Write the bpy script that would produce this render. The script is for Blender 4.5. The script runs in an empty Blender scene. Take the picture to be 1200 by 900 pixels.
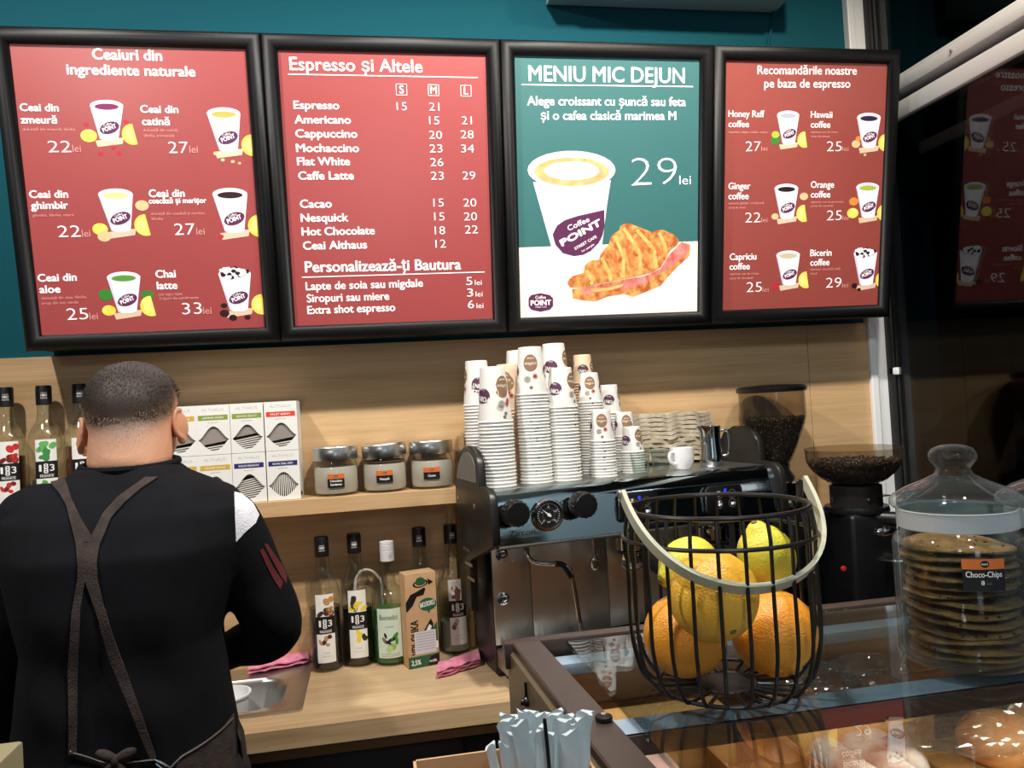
import bpy, bmesh, math, random
from mathutils import Vector, Matrix, Euler
from mathutils.geometry import tessellate_polygon
from mathutils.bvhtree import BVHTree
random.seed(7)
SC = bpy.context.scene
COL = SC.collection
PI = math.pi
# ------------------------------------------------------------------ camera
F = 927.0
RX = Vector((0.98277288, -0.05101108, 0.17763822))    # world X in camera axes (right, down, forward)
RY = Vector((-0.17617902, 0.03183958, 0.98384307))
RZ = Vector((-0.05584282, -0.99819042, 0.022304))
CAM = Vector((0, -2.0, 1.5))
cd = bpy.data.cameras.new('camera')
cam = bpy.data.objects.new('camera', cd)
COL.objects.link(cam)
cd.sensor_width = 36
cd.lens = F / 1200 * 36
cd.clip_start = 0.02
right = Vector((RX[0], RY[0], RZ[0])); down = Vector((RX[1], RY[1], RZ[1])); fwd = Vector((RX[2], RY[2], RZ[2]))
m4 = Matrix((right, -down, -fwd)).transposed().to_4x4()
m4.translation = CAM
cam.matrix_world = m4
SC.camera = cam
# ------------------------------------------------------------------ view and light
SC.view_settings.view_transform = 'Standard'
SC.view_settings.look = 'None'
SC.view_settings.gamma = 1
SC.view_settings.use_curve_mapping = False
SC.view_settings.exposure = 0.0
w = bpy.data.worlds.new('night')
SC.world = w
w.use_nodes = True
w.node_tree.nodes['Background'].inputs[0].default_value = (0.02, 0.025, 0.035, 1)
w.node_tree.nodes['Background'].inputs[1].default_value = 0.3

def spot(name, loc, aim, power, col, size=1.9, blend=.6, rad=.035):
    d = bpy.data.lights.new(name, 'SPOT')
    d.energy = power; d.color = col; d.spot_size = size; d.spot_blend = blend; d.shadow_soft_size = rad
    o = bpy.data.objects.new(name, d)
    COL.objects.link(o)
    o.location = loc
    o.rotation_euler = (Vector(aim) - Vector(loc)).to_track_quat('-Z', 'Y').to_euler()
    return o

def area(name, loc, aim, power, col, sx, sy):
    d = bpy.data.lights.new(name, 'AREA')
    d.shape = 'RECTANGLE'; d.size = sx; d.size_y = sy; d.energy = power; d.color = col
    o = bpy.data.objects.new(name, d)
    COL.objects.link(o)
    o.location = loc
    o.rotation_euler = (Vector(aim) - Vector(loc)).to_track_quat('-Z', 'Y').to_euler()
    return o

WARM = (1.0, 0.86, 0.68); NEUT = (1.0, 0.95, 0.88); COOL = (0.86, 0.94, 1.0)
spot('ceiling_spot_left', (-0.95, -1.14, 2.88), (-0.35, -0.1, 1.2), 96, NEUT)
spot('ceiling_spot_middle', (0.35, -1.14, 2.88), (0.25, -0.1, 1.2), 104, NEUT)
spot('ceiling_spot_right', (0.98, -1.1, 2.88), (0.95, -0.1, 1.2), 54, WARM)
area('rear_fill_light', (-0.2, -3.3, 2.88), (-0.2, -3.7, 0.5), 5, COOL, 2.0, 0.5)  # cool fill added behind the camera, brightens what the steel reflects
spot('rear_wall_fill', (0.2, -2.9, 2.8), (1.43, -2.3, 1.8), 70, COOL, 2.1, .8, .1)  # added to brighten the rear walls and window rails for reflections

area('rear_lamp', (-1.45, -3.9, 2.45), (-0.5, -0.25, 2.24), 5.5, NEUT, .36, .22)
area('board_glare_light', (0.2, -3.95, 1.75), (0.06, -0.2, 1.99), 2.6, COOL, .42, .7)  # added light for the soft glare on the price list board

# ------------------------------------------------------------------ helpers
def ray(px, py):
    d = Vector((px - 600, py - 450, F))
    return Vector((RX.dot(d), RY.dot(d), RZ.dot(d)))

def P(px, py, x=None, y=None, z=None):
    d = ray(px, py)
    if x is not None: t = (x - CAM.x) / d.x
    elif y is not None: t = (y - CAM.y) / d.y
    else: t = (z - CAM.z) / d.z
    return CAM + d * t

def hit(px, py, o, n):
    d = ray(px, py)
    return CAM + d * ((o - CAM).dot(n) / d.dot(n))

def scale_at(p):
    return F / (Vector(p) - CAM).dot(fwd)

def lin(c):
    c = c / 255
    return c / 12.92 if c <= .04045 else ((c + .055) / 1.055) ** 2.4

def rgb(r, g, b):
    return (lin(r), lin(g), lin(b), 1)

def mat(name, c, rough=.5, metal=0, spec=.5, coat=0, var=None, bump=None, emit=0, sss=0, sheen=0, aniso=0):
    m = bpy.data.materials.new(name)
    m.use_nodes = True
    nt = m.node_tree
    b = nt.nodes['Principled BSDF']
    col = rgb(*c)
    b.inputs['Base Color'].default_value = col
    b.inputs['Roughness'].default_value = rough
    b.inputs['Metallic'].default_value = metal
    b.inputs['Specular IOR Level'].default_value = spec
    b.inputs['Coat Weight'].default_value = coat
    b.inputs['Coat Roughness'].default_value = .06 if coat < .55 else .26
    if sheen: b.inputs['Sheen Weight'].default_value = sheen
    if aniso: b.inputs['Anisotropic'].default_value = aniso
    if sss:
        b.inputs['Subsurface Weight'].default_value = sss
        b.inputs['Subsurface Scale'].default_value = .01
    tc = nt.nodes.new('ShaderNodeTexCoord')
    src = None
    if var or bump:
        n = nt.nodes.new('ShaderNodeTexNoise')
        n.inputs['Detail'].default_value = 4
    if var:
        n.inputs['Scale'].default_value = var[0]
        nt.links.new(tc.outputs['Object'], n.inputs['Vector'])
        r = nt.nodes.new('ShaderNodeValToRGB')
        c2 = rgb(*var[1])
        r.color_ramp.elements[0].position = .35; r.color_ramp.elements[1].position = .65
        r.color_ramp.elements[0].color = col; r.color_ramp.elements[1].color = c2
        nt.links.new(n.outputs['Fac'], r.inputs['Fac'])
        nt.links.new(r.outputs['Color'], b.inputs['Base Color'])
        src = r.outputs['Color']
    if bump:
        n2 = nt.nodes.new('ShaderNodeTexNoise')
        n2.inputs['Scale'].default_value = bump[0]
        n2.inputs['Detail'].default_value = 3
        nt.links.new(tc.outputs['Object'], n2.inputs['Vector'])
        bp = nt.nodes.new('ShaderNodeBump')
        bp.inputs['Strength'].default_value = bump[1]
        bp.inputs['Distance'].default_value = .004
        nt.links.new(n2.outputs['Fac'], bp.inputs['Height'])
        nt.links.new(bp.outputs['Normal'], b.inputs['Normal'])
    if emit:
        b.inputs['Emission Strength'].default_value = emit
        b.inputs['Emission Color'].default_value = col
        if src: nt.links.new(src, b.inputs['Emission Color'])
    return m

def wood(name, c1, c2, c3, scale=(1.2, 9, 22), rough=.45, rot=(0, 0, 0), bump=.05):
    m = bpy.data.materials.new(name)
    m.use_nodes = True
    nt = m.node_tree
    b = nt.nodes['Principled BSDF']
    b.inputs['Roughness'].default_value = rough
    tc = nt.nodes.new('ShaderNodeTexCoord')
    mp = nt.nodes.new('ShaderNodeMapping')
    mp.inputs['Scale'].default_value = scale
    mp.inputs['Rotation'].default_value = rot
    nt.links.new(tc.outputs['Object'], mp.inputs['Vector'])
    n1 = nt.nodes.new('ShaderNodeTexNoise')
    n1.inputs['Scale'].default_value = 2.2; n1.inputs['Detail'].default_value = 6; n1.inputs['Distortion'].default_value = .6
    nt.links.new(mp.outputs['Vector'], n1.inputs['Vector'])
    n2 = nt.nodes.new('ShaderNodeTexNoise')
    n2.inputs['Scale'].default_value = 14; n2.inputs['Detail'].default_value = 3
    nt.links.new(mp.outputs['Vector'], n2.inputs['Vector'])
    mx = nt.nodes.new('ShaderNodeMath'); mx.operation = 'MULTIPLY_ADD'
    mx.inputs[1].default_value = .35
    nt.links.new(n2.outputs['Fac'], mx.inputs[0])
    sc = nt.nodes.new('ShaderNodeMath'); sc.operation = 'MULTIPLY'; sc.inputs[1].default_value = .65
    nt.links.new(n1.outputs['Fac'], sc.inputs[0])
    nt.links.new(sc.outputs[0], mx.inputs[2])
    r = nt.nodes.new('ShaderNodeValToRGB')
    r.color_ramp.elements[0].position = .34; r.color_ramp.elements[1].position = .64
    r.color_ramp.elements[0].color = rgb(*c1); r.color_ramp.elements[1].color = rgb(*c3)
    e = r.color_ramp.elements.new(.48); e.color = rgb(*c2)
    nt.links.new(mx.outputs[0], r.inputs['Fac'])
    nt.links.new(r.outputs['Color'], b.inputs['Base Color'])
    bp = nt.nodes.new('ShaderNodeBump')
    bp.inputs['Strength'].default_value = bump; bp.inputs['Distance'].default_value = .003
    nt.links.new(mx.outputs[0], bp.inputs['Height'])
    nt.links.new(bp.outputs['Normal'], b.inputs['Normal'])
    return m

def glass(name, tint=(255, 255, 255), ior=1.5, rough=.02, body=0.0, body_col=(200, 210, 210), rim=.0):
    """thin sheet glass: mirror by Fresnel over a clear, slightly tinted sheet"""
    m = bpy.data.materials.new(name)
    m.use_nodes = True
    nt = m.node_tree
    nt.nodes.remove(nt.nodes['Principled BSDF'])
    out = nt.nodes['Material Output']
    tr = nt.nodes.new('ShaderNodeBsdfTransparent'); tr.inputs[0].default_value = rgb(*tint)
    gl = nt.nodes.new('ShaderNodeBsdfGlossy'); gl.inputs['Roughness'].default_value = rough
    lf = nt.nodes.new('ShaderNodeLayerWeight'); lf.inputs['Blend'].default_value = .5      # Schlick, the same from both sides of the sheet
    p5 = nt.nodes.new('ShaderNodeMath'); p5.operation = 'POWER'; p5.inputs[1].default_value = 5.0
    nt.links.new(lf.outputs['Facing'], p5.inputs[0])
    f0 = ((ior - 1) / (ior + 1)) ** 2
    fr = nt.nodes.new('ShaderNodeMath'); fr.operation = 'MULTIPLY_ADD'; fr.inputs[1].default_value = 1 - f0; fr.inputs[2].default_value = f0
    nt.links.new(p5.outputs[0], fr.inputs[0])
    base = tr.outputs[0]
    if body or rim:
        df = nt.nodes.new('ShaderNodeBsdfDiffuse'); df.inputs[0].default_value = rgb(*body_col)
        mb = nt.nodes.new('ShaderNodeMixShader')
        if rim:
            lw = nt.nodes.new('ShaderNodeLayerWeight'); lw.inputs['Blend'].default_value = .3
            pw = nt.nodes.new('ShaderNodeMath'); pw.operation = 'POWER'; pw.inputs[1].default_value = 2.0
            nt.links.new(lw.outputs['Facing'], pw.inputs[0])
            mu = nt.nodes.new('ShaderNodeMath'); mu.operation = 'MULTIPLY_ADD'; mu.inputs[1].default_value = rim; mu.inputs[2].default_value = body
            nt.links.new(pw.outputs[0], mu.inputs[0])
            nt.links.new(mu.outputs[0], mb.inputs[0])
        else:
            mb.inputs[0].default_value = body
        nt.links.new(tr.outputs[0], mb.inputs[1]); nt.links.new(df.outputs[0], mb.inputs[2])
        base = mb.outputs[0]
    mx = nt.nodes.new('ShaderNodeMixShader')
    nt.links.new(fr.outputs[0], mx.inputs[0])
    nt.links.new(base, mx.inputs[1]); nt.links.new(gl.outputs[0], mx.inputs[2])
    nt.links.new(mx.outputs[0], out.inputs['Surface'])
    return m

def thing(name, label, cat, loc=(0, 0, 0), group=None, rotz=0):
    o = bpy.data.objects.new(name, None)
    o.empty_display_size = .03
    COL.objects.link(o)
    o.location = loc
    o.rotation_euler = (0, 0, rotz)
    tag(o, label, cat, group)
    return o

def tag(o, label=None, cat=None, group=None, kind=None):
    if label: o['label'] = label
    if cat: o['category'] = cat
    if group: o['group'] = group
    if kind: o['kind'] = kind
    return o

def base_of(p):
    v = Vector((0, 0, 0))
    while p is not None:
        v = v + p.location; p = p.parent
    return v

def obj(name, bm, mats, parent=None, loc=None, smooth=True, ang=38, local=False):
    """links bm as one mesh object; bm is in world metres unless local"""
    me = bpy.data.meshes.new(name)
    org = Vector(loc) if loc is not None else Vector((0, 0, 0))
    if not local:
        off = base_of(parent) + org
        if off.length: bmesh.ops.translate(bm, vec=-off, verts=bm.verts)
    bmesh.ops.recalc_face_normals(bm, faces=bm.faces)
    bm.to_mesh(me)
    bm.free()
    for m in (mats if isinstance(mats, (list, tuple)) else [mats]): me.materials.append(m)
    if smooth:
        me.shade_smooth()
        me.set_sharp_from_angle(angle=math.radians(ang))
    o = bpy.data.objects.new(name, me)
    COL.objects.link(o)
    o.parent = parent
    if loc is not None: o.location = org
    return o

def dup(root, loc=None, rotz=None, label=None, group=None):
    def cp(o, par):
        c = o.copy(); COL.objects.link(c); c.parent = par
        for ch in list(o.children): cp(ch, c)
        return c
    r = cp(root, None)
    if loc is not None: r.location = loc
    if rotz is not None: r.rotation_euler[2] = rotz
    if label: r['label'] = label
    if group: r['group'] = group
    return r

def NB(): return bmesh.new()

def box(bm, x0, y0, z0, x1, y1, z1, bev=0, seg=2, mi=0, M=None):
    vs = [bm.verts.new((x, y, z)) for x in (x0, x1) for y in (y0, y1) for z in (z0, z1)]
    fs = [bm.faces.new([vs[i] for i in q]) for q in ((0, 1, 3, 2), (4, 6, 7, 5), (0, 4, 5, 1), (2, 3, 7, 6), (0, 2, 6, 4), (1, 5, 7, 3))]
    bmesh.ops.recalc_face_normals(bm, faces=fs)
    new = set(vs)
    if bev:
        es = list({e for f in fs for e in f.edges})
        r = bmesh.ops.bevel(bm, geom=es, offset=bev, segments=seg, profile=.5, affect='EDGES')
        new = {v for v in new if v.is_valid} | set(r['verts'])
        fs = list({f for v in new for f in v.link_faces})
    for f in fs:
        if f.is_valid: f.material_index = mi
    if M is not None: bmesh.ops.transform(bm, matrix=M, verts=list(new))
    return list(new)

def lathe(bm, prof, c=(0, 0, 0), seg=32, mi=0, cap0=True, cap1=True, sx=1, sy=1, M=None):
    rings = []
    new = []
    for r, z in prof:
        ring = [bm.verts.new((r * sx * math.cos(2 * PI * k / seg), r * sy * math.sin(2 * PI * k / seg), z)) for k in range(seg)]
        rings.append(ring); new += ring
    for a, b in zip(rings, rings[1:]):
        for k in range(seg):
            f = bm.faces.new((a[k], a[(k + 1) % seg], b[(k + 1) % seg], b[k])); f.material_index = mi
    if cap0: bm.faces.new(rings[0]).material_index = mi
    if cap1: bm.faces.new(rings[-1][::-1]).material_index = mi
    MM = Matrix.Translation(c) @ (M if M is not None else Matrix.Identity(4))
    bmesh.ops.transform(bm, matrix=MM, verts=new)
    return new

def align(d):
    """rotation taking +Z to direction d"""
    return Vector(d).to_track_quat('Z', 'Y').to_matrix().to_4x4()

def tube(bm, pts, r, seg=8, mi=0, closed=False, flat=None, cap=True):
    pts = [Vector(p) for p in pts]
    n = len(pts)
    rs = r if isinstance(r, (list, tuple)) else [r] * n
    rings = []
    up = None
    for i in range(n):
        a = pts[i - 1] if (i > 0 or closed) else pts[i]
        b = pts[(i + 1) % n] if (i < n - 1 or closed) else pts[i]
        t = (b - a).normalized()
        if up is None:
            up = t.orthogonal().normalized()
        else:
            up = (up - t * up.dot(t))
            up = up.normalized() if up.length > 1e-6 else t.orthogonal().normalized()
        sd = t.cross(up)
        rings.append([bm.verts.new(pts[i] + (up * math.cos(2 * PI * k / seg) + sd * math.sin(2 * PI * k / seg)) * rs[i]) for k in range(seg)])
    for i in range(n if closed else n - 1):
        a, b = rings[i], rings[(i + 1) % n]
        sh = 0
        if closed and i == n - 1:
            sh = min(range(seg), key=lambda s: (a[0].co - b[s].co).length)
        for k in range(seg):
            f = bm.faces.new((a[k], a[(k + 1) % seg], b[(k + 1 + sh) % seg], b[(k + sh) % seg])); f.material_index = mi
    if not closed and cap:
        bm.faces.new(rings[0][::-1]).material_index = mi; bm.faces.new(rings[-1]).material_index = mi

def loft(bm, rings, mi=0, cap=True, closed=True):
    R = [[bm.verts.new(p) for p in ring] for ring in rings]
    n = len(R[0])
    for a, b in zip(R, R[1:]):
        for k in range(n if closed else n - 1):
            f = bm.faces.new((a[k], a[(k + 1) % n], b[(k + 1) % n], b[k])); f.material_index = mi
    if cap and closed:
        bm.faces.new(R[0][::-1]).material_index = mi; bm.faces.new(R[-1]).material_index = mi
    return [v for r in R for v in r]

def prism(bm, pts, vec, mi=0, bev=0):
    """polygon pts (3D) extruded by vec"""
    vec = Vector(vec)
    a = [bm.verts.new(Vector(p)) for p in pts]
    b = [bm.verts.new(Vector(p) + vec) for p in pts]
    n = len(a)
    fs = [bm.faces.new(a[::-1]), bm.faces.new(b)]
    for k in range(n): fs.append(bm.faces.new((a[k], a[(k + 1) % n], b[(k + 1) % n], b[k])))
    bmesh.ops.recalc_face_normals(bm, faces=fs)
    if bev:
        es = list({e for f in fs[:2] for e in f.edges})
        r = bmesh.ops.bevel(bm, geom=es, offset=bev, segments=2, profile=.5, affect='EDGES')
        fs = list({f for v in set(r['verts']) | {v for v in a + b if v.is_valid} for f in v.link_faces})
    for f in fs:
        if f.is_valid: f.material_index = mi

def ball(bm, c, rx, ry=None, rz=None, u=20, v=12, mi=0, M=None):
    ry = rx if ry is None else ry; rz = rx if rz is None else rz
    r = bmesh.ops.create_uvsphere(bm, u_segments=u, v_segments=v, radius=1)
    MM = Matrix.Translation(c) @ (M if M is not None else Matrix.Identity(4)) @ Matrix.Diagonal((rx, ry, rz, 1))
    bmesh.ops.transform(bm, matrix=MM, verts=r['verts'])
    for f in {f for q in r['verts'] for f in q.link_faces}: f.material_index = mi
    return r['verts']

_tc = {}
def glyphs(s, bold=0.0):
    k = (s, bold)
    if k not in _tc:
        c = bpy.data.curves.new('lettering', 'FONT')
        c.body = s; c.offset = bold; c.resolution_u = 3
        o = bpy.data.objects.new('lettering', c)
        COL.objects.link(o)
        bpy.context.view_layer.update()
        me = bpy.data.meshes.new_from_object(o.evaluated_get(bpy.context.evaluated_depsgraph_get()))
        V = [(v.co.x, v.co.y) for v in me.vertices]
        Fc = [tuple(p.vertices) for p in me.polygons]
        bpy.data.objects.remove(o); bpy.data.curves.remove(c); bpy.data.meshes.remove(me)
        x0 = min(v[0] for v in V); x1 = max(v[0] for v in V)
        _tc[k] = ([((x - x0) / (x1 - x0), y / .682) for x, y in V], Fc)
    return _tc[k]

class Print:
    """flat printed artwork in (u, v) metres; layers stack up by a hair"""
    def __init__(s): s.V = []; s.F = []; s.mats = []
    def mi(s, m):
        if m not in s.mats: s.mats.append(m)
        return s.mats.index(m)
    def add(s, V, Fc, m, layer):
        b = len(s.V); i = s.mi(m)
        s.V += [(x, y, layer) for x, y in V]
        s.F += [(tuple(b + q for q in f), i) for f in Fc]
    def poly(s, pts, m, layer=1):
        t = tessellate_polygon([[Vector((x, y, 0)) for x, y in pts]])
        s.add(pts, [tuple(q) for q in t], m, layer)
    def ell(s, c, rx, ry, m, layer=1, rot=0, n=26, a0=0, a1=2 * PI):
        co, si = math.cos(rot), math.sin(rot)
        pts = []
        full = a1 - a0 >= 2 * PI - 1e-6
        for k in range(n):
            a = a0 + (a1 - a0) * k / (n if full else n - 1)
            x, y = rx * math.cos(a), ry * math.sin(a)
            pts.append((c[0] + x * co - y * si, c[1] + x * si + y * co))
        s.poly(pts, m, layer)
    def ring(s, c, r0, r1, m, layer=1, n=24):
        V = []; Fc = []
        for k in range(n):
            a = 2 * PI * k / n
            V += [(c[0] + r0 * math.cos(a), c[1] + r0 * math.sin(a)), (c[0] + r1 * math.cos(a), c[1] + r1 * math.sin(a))]
        for k in range(n):
            j = (k + 1) % n
            Fc.append((2 * k, 2 * k + 1, 2 * j + 1, 2 * j))
        s.add(V, Fc, m, layer)
    def rect(s, x0, y0, x1, y1, m, layer=1): s.add([(x0, y0), (x1, y0), (x1, y1), (x0, y1)], [(0, 1, 2, 3)], m, layer)
    def line(s, p, q, wd, m, layer=1):
        p = Vector(p); q = Vector(q); d = (q - p).normalized(); n = Vector((-d.y, d.x)) * wd / 2
        s.add([tuple(p + n), tuple(p - n), tuple(q - n), tuple(q + n)], [(0, 1, 2, 3)], m, layer)
    def stroke(s, pts, wd, m, layer=1):
        for a, b in zip(pts, pts[1:]): s.line(a, b, wd, m, layer)
    def text(s, t, p0, p1, h, m, layer=2, bold=0.0, slant=0):
        V, Fc = glyphs(t, min(bold, 0.0))
        p0 = Vector(p0); d = Vector(p1) - p0; n = Vector((-d.y, d.x)).normalized() * h
        e = d.normalized()
        sh = [(0, 0)] if bold <= .003 else [(-bold * 1.3, 0), (bold * 1.3, 0), (0, bold), (0, -bold)]
        for q, (sx, sy) in enumerate(sh):                   # heavier letters: the same glyph struck again a hair aside
            s.add([tuple(p0 + d * x + n * (y + sy) + e * ((slant * y + sx) * h)) for x, y in V], Fc, m, layer + q * .12)
    def ctext(s, t, c, wd, h, m, layer=2, bold=0.0, rot=0):
        d = Vector((math.cos(rot), math.sin(rot))) * wd / 2
        s.text(t, Vector(c) - d, Vector(c) + d, h, m, layer, bold)
    def bm(s, fn, step=.0003, cuts=None):
        b = NB()
        vs = [b.verts.new((x, y, l * step)) for x, y, l in s.V]
        for f, i in s.F:
            try: b.faces.new([vs[k] for k in f]).material_index = i
            except ValueError: pass
        if cuts:
            for cx in cuts:
                bmesh.ops.bisect_plane(b, geom=b.verts[:] + b.edges[:] + b.faces[:], dist=1e-7, plane_co=(cx, 0, 0), plane_no=(1, 0, 0))
        for v in b.verts: v.co = fn(v.co.x, v.co.y, v.co.z)
        return b
    def put(s, name, fn, parent, step=.0003, cuts=None, local=False, loc=None):
        me = bpy.data.meshes.new(name)
        b = s.bm(fn, step, cuts)
        off = base_of(parent) if not local else Vector((0, 0, 0))
        if loc is not None: off = Vector(loc)
        bmesh.ops.translate(b, vec=-off, verts=b.verts)
        b.to_mesh(me); b.free()
        for m in s.mats: me.materials.append(m)
        o = bpy.data.objects.new(name, me); COL.objects.link(o); o.parent = parent
        if loc is not None: o.location = loc
        return o

def flatmap(o, u, v, n):
    o = Vector(o); u = Vector(u); v = Vector(v); n = Vector(n)
    return lambda x, y, z: o + u * x + v * y + n * z

def cylmap(c, rfun, a0=0):
    """wraps u around the axis at c; angle 0 faces -Y, rfun(v) is the radius at height v"""
    c = Vector(c)
    def fn(x, y, z):
        r = rfun(y) + z
        a = a0 + x / max(rfun(y), 1e-4)
        return c + Vector((r * math.sin(a), -r * math.cos(a), y))
    return fn

def frange(a, b, n): return [a + (b - a) * k / n for k in range(n + 1)]
def to_cam_angle(c):
    d = CAM - Vector(c)
    return math.atan2(d.x, -d.y)

# ------------------------------------------------------------------ materials
M_teal = mat('teal_paint', (20, 80, 92), .85, spec=.12, bump=(60, .05))
M_wall = wood('oak_laminate', (178, 143, 102), (196, 161, 118), (208, 175, 132), scale=(.5, 14, 14), rough=.42)
M_counter = wood('oak_worktop', (186, 155, 117), (203, 173, 134), (215, 188, 148), scale=(.7, 12, 12), rough=.38)
M_shelf = wood('oak_shelf', (190, 154, 112), (203, 169, 125), (214, 184, 140), scale=(.6, 16, 18), rough=.42)
M_white = mat('white_profile', (232, 234, 236), .35)
M_wht = mat('white_print', (245, 245, 245), .5, emit=.25)
M_blackframe = mat('black_moulding', (11, 11, 13), .46, spec=.35, bump=(900, .12))
M_black = mat('black_plastic', (14, 14, 16), .35)
M_blackmatte = mat('black_matte', (10, 10, 11), .7)
M_chrome = mat('chrome', (205, 208, 210), .07, 1)
M_steel = mat('brushed_steel', (190, 190, 188), .34, 1, bump=(40, .02))
M_paper = mat('white_paper', (238, 238, 234), .6)
M_inkblack = mat('black_ink', (14, 13, 14), .5)
M_inkwhite = mat('white_ink', (242, 242, 240), .5)
M_purple = mat('plum_ink', (88, 48, 78), .5)
M_brownink = mat('brown_ink', (146, 112, 82), .5)
M_redink = mat('red_ink', (170, 48, 44), .5)
M_greyink = mat('grey_ink', (128, 116, 104), .5)
# ------------------------------------------------------------------ the room
def struct(name, bm, m, label=None, smooth=False):
    o = obj(name, bm, m, smooth=smooth)
    return tag(o, label, None, None, 'structure')

ZC = 2.92          # ceiling
XW = 1.432         # plane of the window wall on the right
M_floor = mat('floor_tile', (70, 64, 58), .4, var=(6, (86, 80, 72)))
M_ceil = mat('ceiling_paint', (140, 144, 146), .8, bump=(40, .03))
M_rearwall = mat('rear_wall_paint', (190, 206, 212), .7, bump=(30, .04))
b = NB(); box(b, -2.2, 0, 0, 1.60, .12, ZC); struct('wall_back', b, M_teal)
b = NB(); box(b, -2.32, -4.4, 0, -2.2, .12, ZC); struct('wall_left', b, M_rearwall)
b = NB(); box(b, -2.32, -4.52, 0, 1.60, -4.4, ZC); struct('wall_front', b, M_rearwall)
b = NB(); box(b, -2.32, -4.52, -.1, 1.62, .12, 0); struct('floor', b, M_floor)
b = NB(); box(b, -2.32, -4.52, ZC, 1.62, .12, ZC + .1); struct('ceiling', b, M_ceil)
# wood cladding of the back wall, two sheets meeting at a fine seam
b = NB(); box(b, -2.2, -.014, 0, 1.185, 0, 1.664, .0008, 1); box(b, 1.1865, -.014, 0, 1.366, 0, 1.664, .0008, 1)
struct('trim_1', b, M_wall, 'oak laminate cladding on the lower back wall')

# window wall: white corner profile, black gasket, sash rails, dark pane
M_pane = glass('window_glass', (170, 172, 176), 1.55, .0)
M_gasket = mat('rubber_gasket', (12, 12, 13), .6)
M_reflstrip = mat('rail_reflection', (176, 160, 138), .6)
root = thing('window_1', None, None, (XW, 0, 0)); root['kind'] = 'structure'
b = NB()
box(b, 1.366, -.026, 0, 1.388, 0, ZC, .003); box(b, 1.388, -.016, 0, XW + .004, 0, ZC, .002)
obj('corner_profile', b, M_white, root, smooth=False)
b = NB(); box(b, XW - .012, -.045, .3, XW + .02, -.016, ZC, .003)
obj('gasket', b, M_gasket, root)
b = NB(); box(b, XW - .012, -.060, 1.515, XW + .004, -.026, 1.535, .003); obj('clip', b, M_white, root)
b = NB()
for z0, z1, xx in ((2.256, 2.290, .03), (2.190, 2.236, .018)):
    box(b, XW - xx, -1.6, z0, XW + .03, -.05, z1, .004)
box(b, XW - .022, -1.6, 2.290, XW + .03, -.05, 2.302, .003)
obj('sash_rail', b, M_white, root)
b = NB()
lathe(b, [(.004, 0), (.004, .003), (.002, .005)], (XW - .031, -.36, 2.274), 10, M=align((-1, 0, 0)))
obj('screw', b, M_steel, root)
b = NB(); box(b, XW - .006, -1.6, .9, XW, -.02, 2.190); box(b, XW - .006, -1.6, 2.302, XW, -.02, ZC)
obj('pane', b, M_pane, root, smooth=False)
b = NB(); box(b, XW - .02, -1.6, 0, XW + .05, -.02, .9); obj('sill_panel', b, M_gasket, root, smooth=False)
b = NB(); box(b, XW + .006, -1.6, 2.082, XW + .018, -.18, 2.114, .002)  # strip behind the pane stands in for a reflected rail
tag(obj('reflection_trim', b, M_reflstrip), 'dull strip standing in for a reflection in the dark window', None, None, 'structure')
M_night = mat('night_wall', (16, 15, 17), .9)
b = NB(); box(b, XW + .9, -5, 0, XW + .95, .6, ZC + .2); box(b, 1.5, .55, 0, XW + .95, .6, ZC + .2); box(b, XW + .05, -5, 2.9, XW + .95, .6, 2.95)
tag(obj('wall_outside', b, M_night, smooth=False), 'dark wall of the night outside the window', None, None, 'structure')

b = NB(); box(b, XW - .01, -4.4, 0, XW + .1, -1.601, ZC); struct('wall_right', b, M_rearwall)

# ------------------------------------------------------------------ air conditioner above the boards
M_ac = mat('ac_plastic', (186, 196, 198), .45)
ax0 = P(640, 6, y=0).x; ax1 = P(906, 20, y=0).x
za = P(640, 6, y=0).z
root = thing('air_conditioner', 'pale grey air conditioner on the teal wall above the menu boards', 'air conditioner', (ax0, 0, za))
b = NB()
sec = [(-.002, .0), (-.012, -.004), (-.16, .002), (-.19, .014), (-.205, .04), (-.21, .24), (-.19, .27), (-.002, .27)]
loft(b, [[(x, y * s, za + z) for y, z in sec] for x, s in ((ax0, .985), (ax0 + .004, 1), (ax1 - .004, 1), (ax1, .985))])
obj('casing', b, M_ac, root)
b = NB(); box(b, ax0 + .05, -.17, za - .001, ax1 - .05, -.13, za + .006, .002); obj('air_outlet', b, M_black, root)
b = NB()
tube(b, [(ax1 - .02, -.03, za + .02), (ax1 - .004, -.012, za - .012), (ax1 - .012, -.006, za - .05), (ax1 - .03, -.006, za - .11)], .004)
obj('cable', b, M_teal, root)

# ------------------------------------------------------------------ menu boards
BO = Vector((0, -.15, 1.665)); BV = Vector((0, -.113, .655)); BH = BV.length; BV.normalize()
BU = Vector((1, 0, 0)); BN = Vector((0, -BV.z, BV.y))
REC = .010                              # the poster sits this far behind the frame's front
def BP(px, py):
    h = hit(px, py, BO - BN * REC, BN) - (BO - BN * REC)
    return (h.x, h.dot(BV))
M_red = mat('poster_red', (162, 68, 68), .45, coat=1, emit=.13)
M_red2 = mat('poster_brick_red', (154, 72, 66), .45, coat=.6, emit=.09)
M_green = mat('poster_green', (56, 112, 112), .45, coat=.8, emit=.12)
M_ink = mat('poster_white', (250, 244, 244), .4, emit=.42)
M_pinkink = mat('poster_faint_pink', (226, 158, 152), .4, emit=.18)
M_cupw = mat('poster_cup_white', (240, 240, 248), .4, emit=.36)
M_cupi = mat('poster_cup_inside', (214, 214, 222), .4, emit=.25)
M_lemon = mat('poster_lemon', (240, 205, 60), .4, var=(60, (246, 226, 120)), emit=.3)
M_cupsh = mat('poster_cup_grey', (206, 206, 222), .4, emit=.3)
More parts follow.
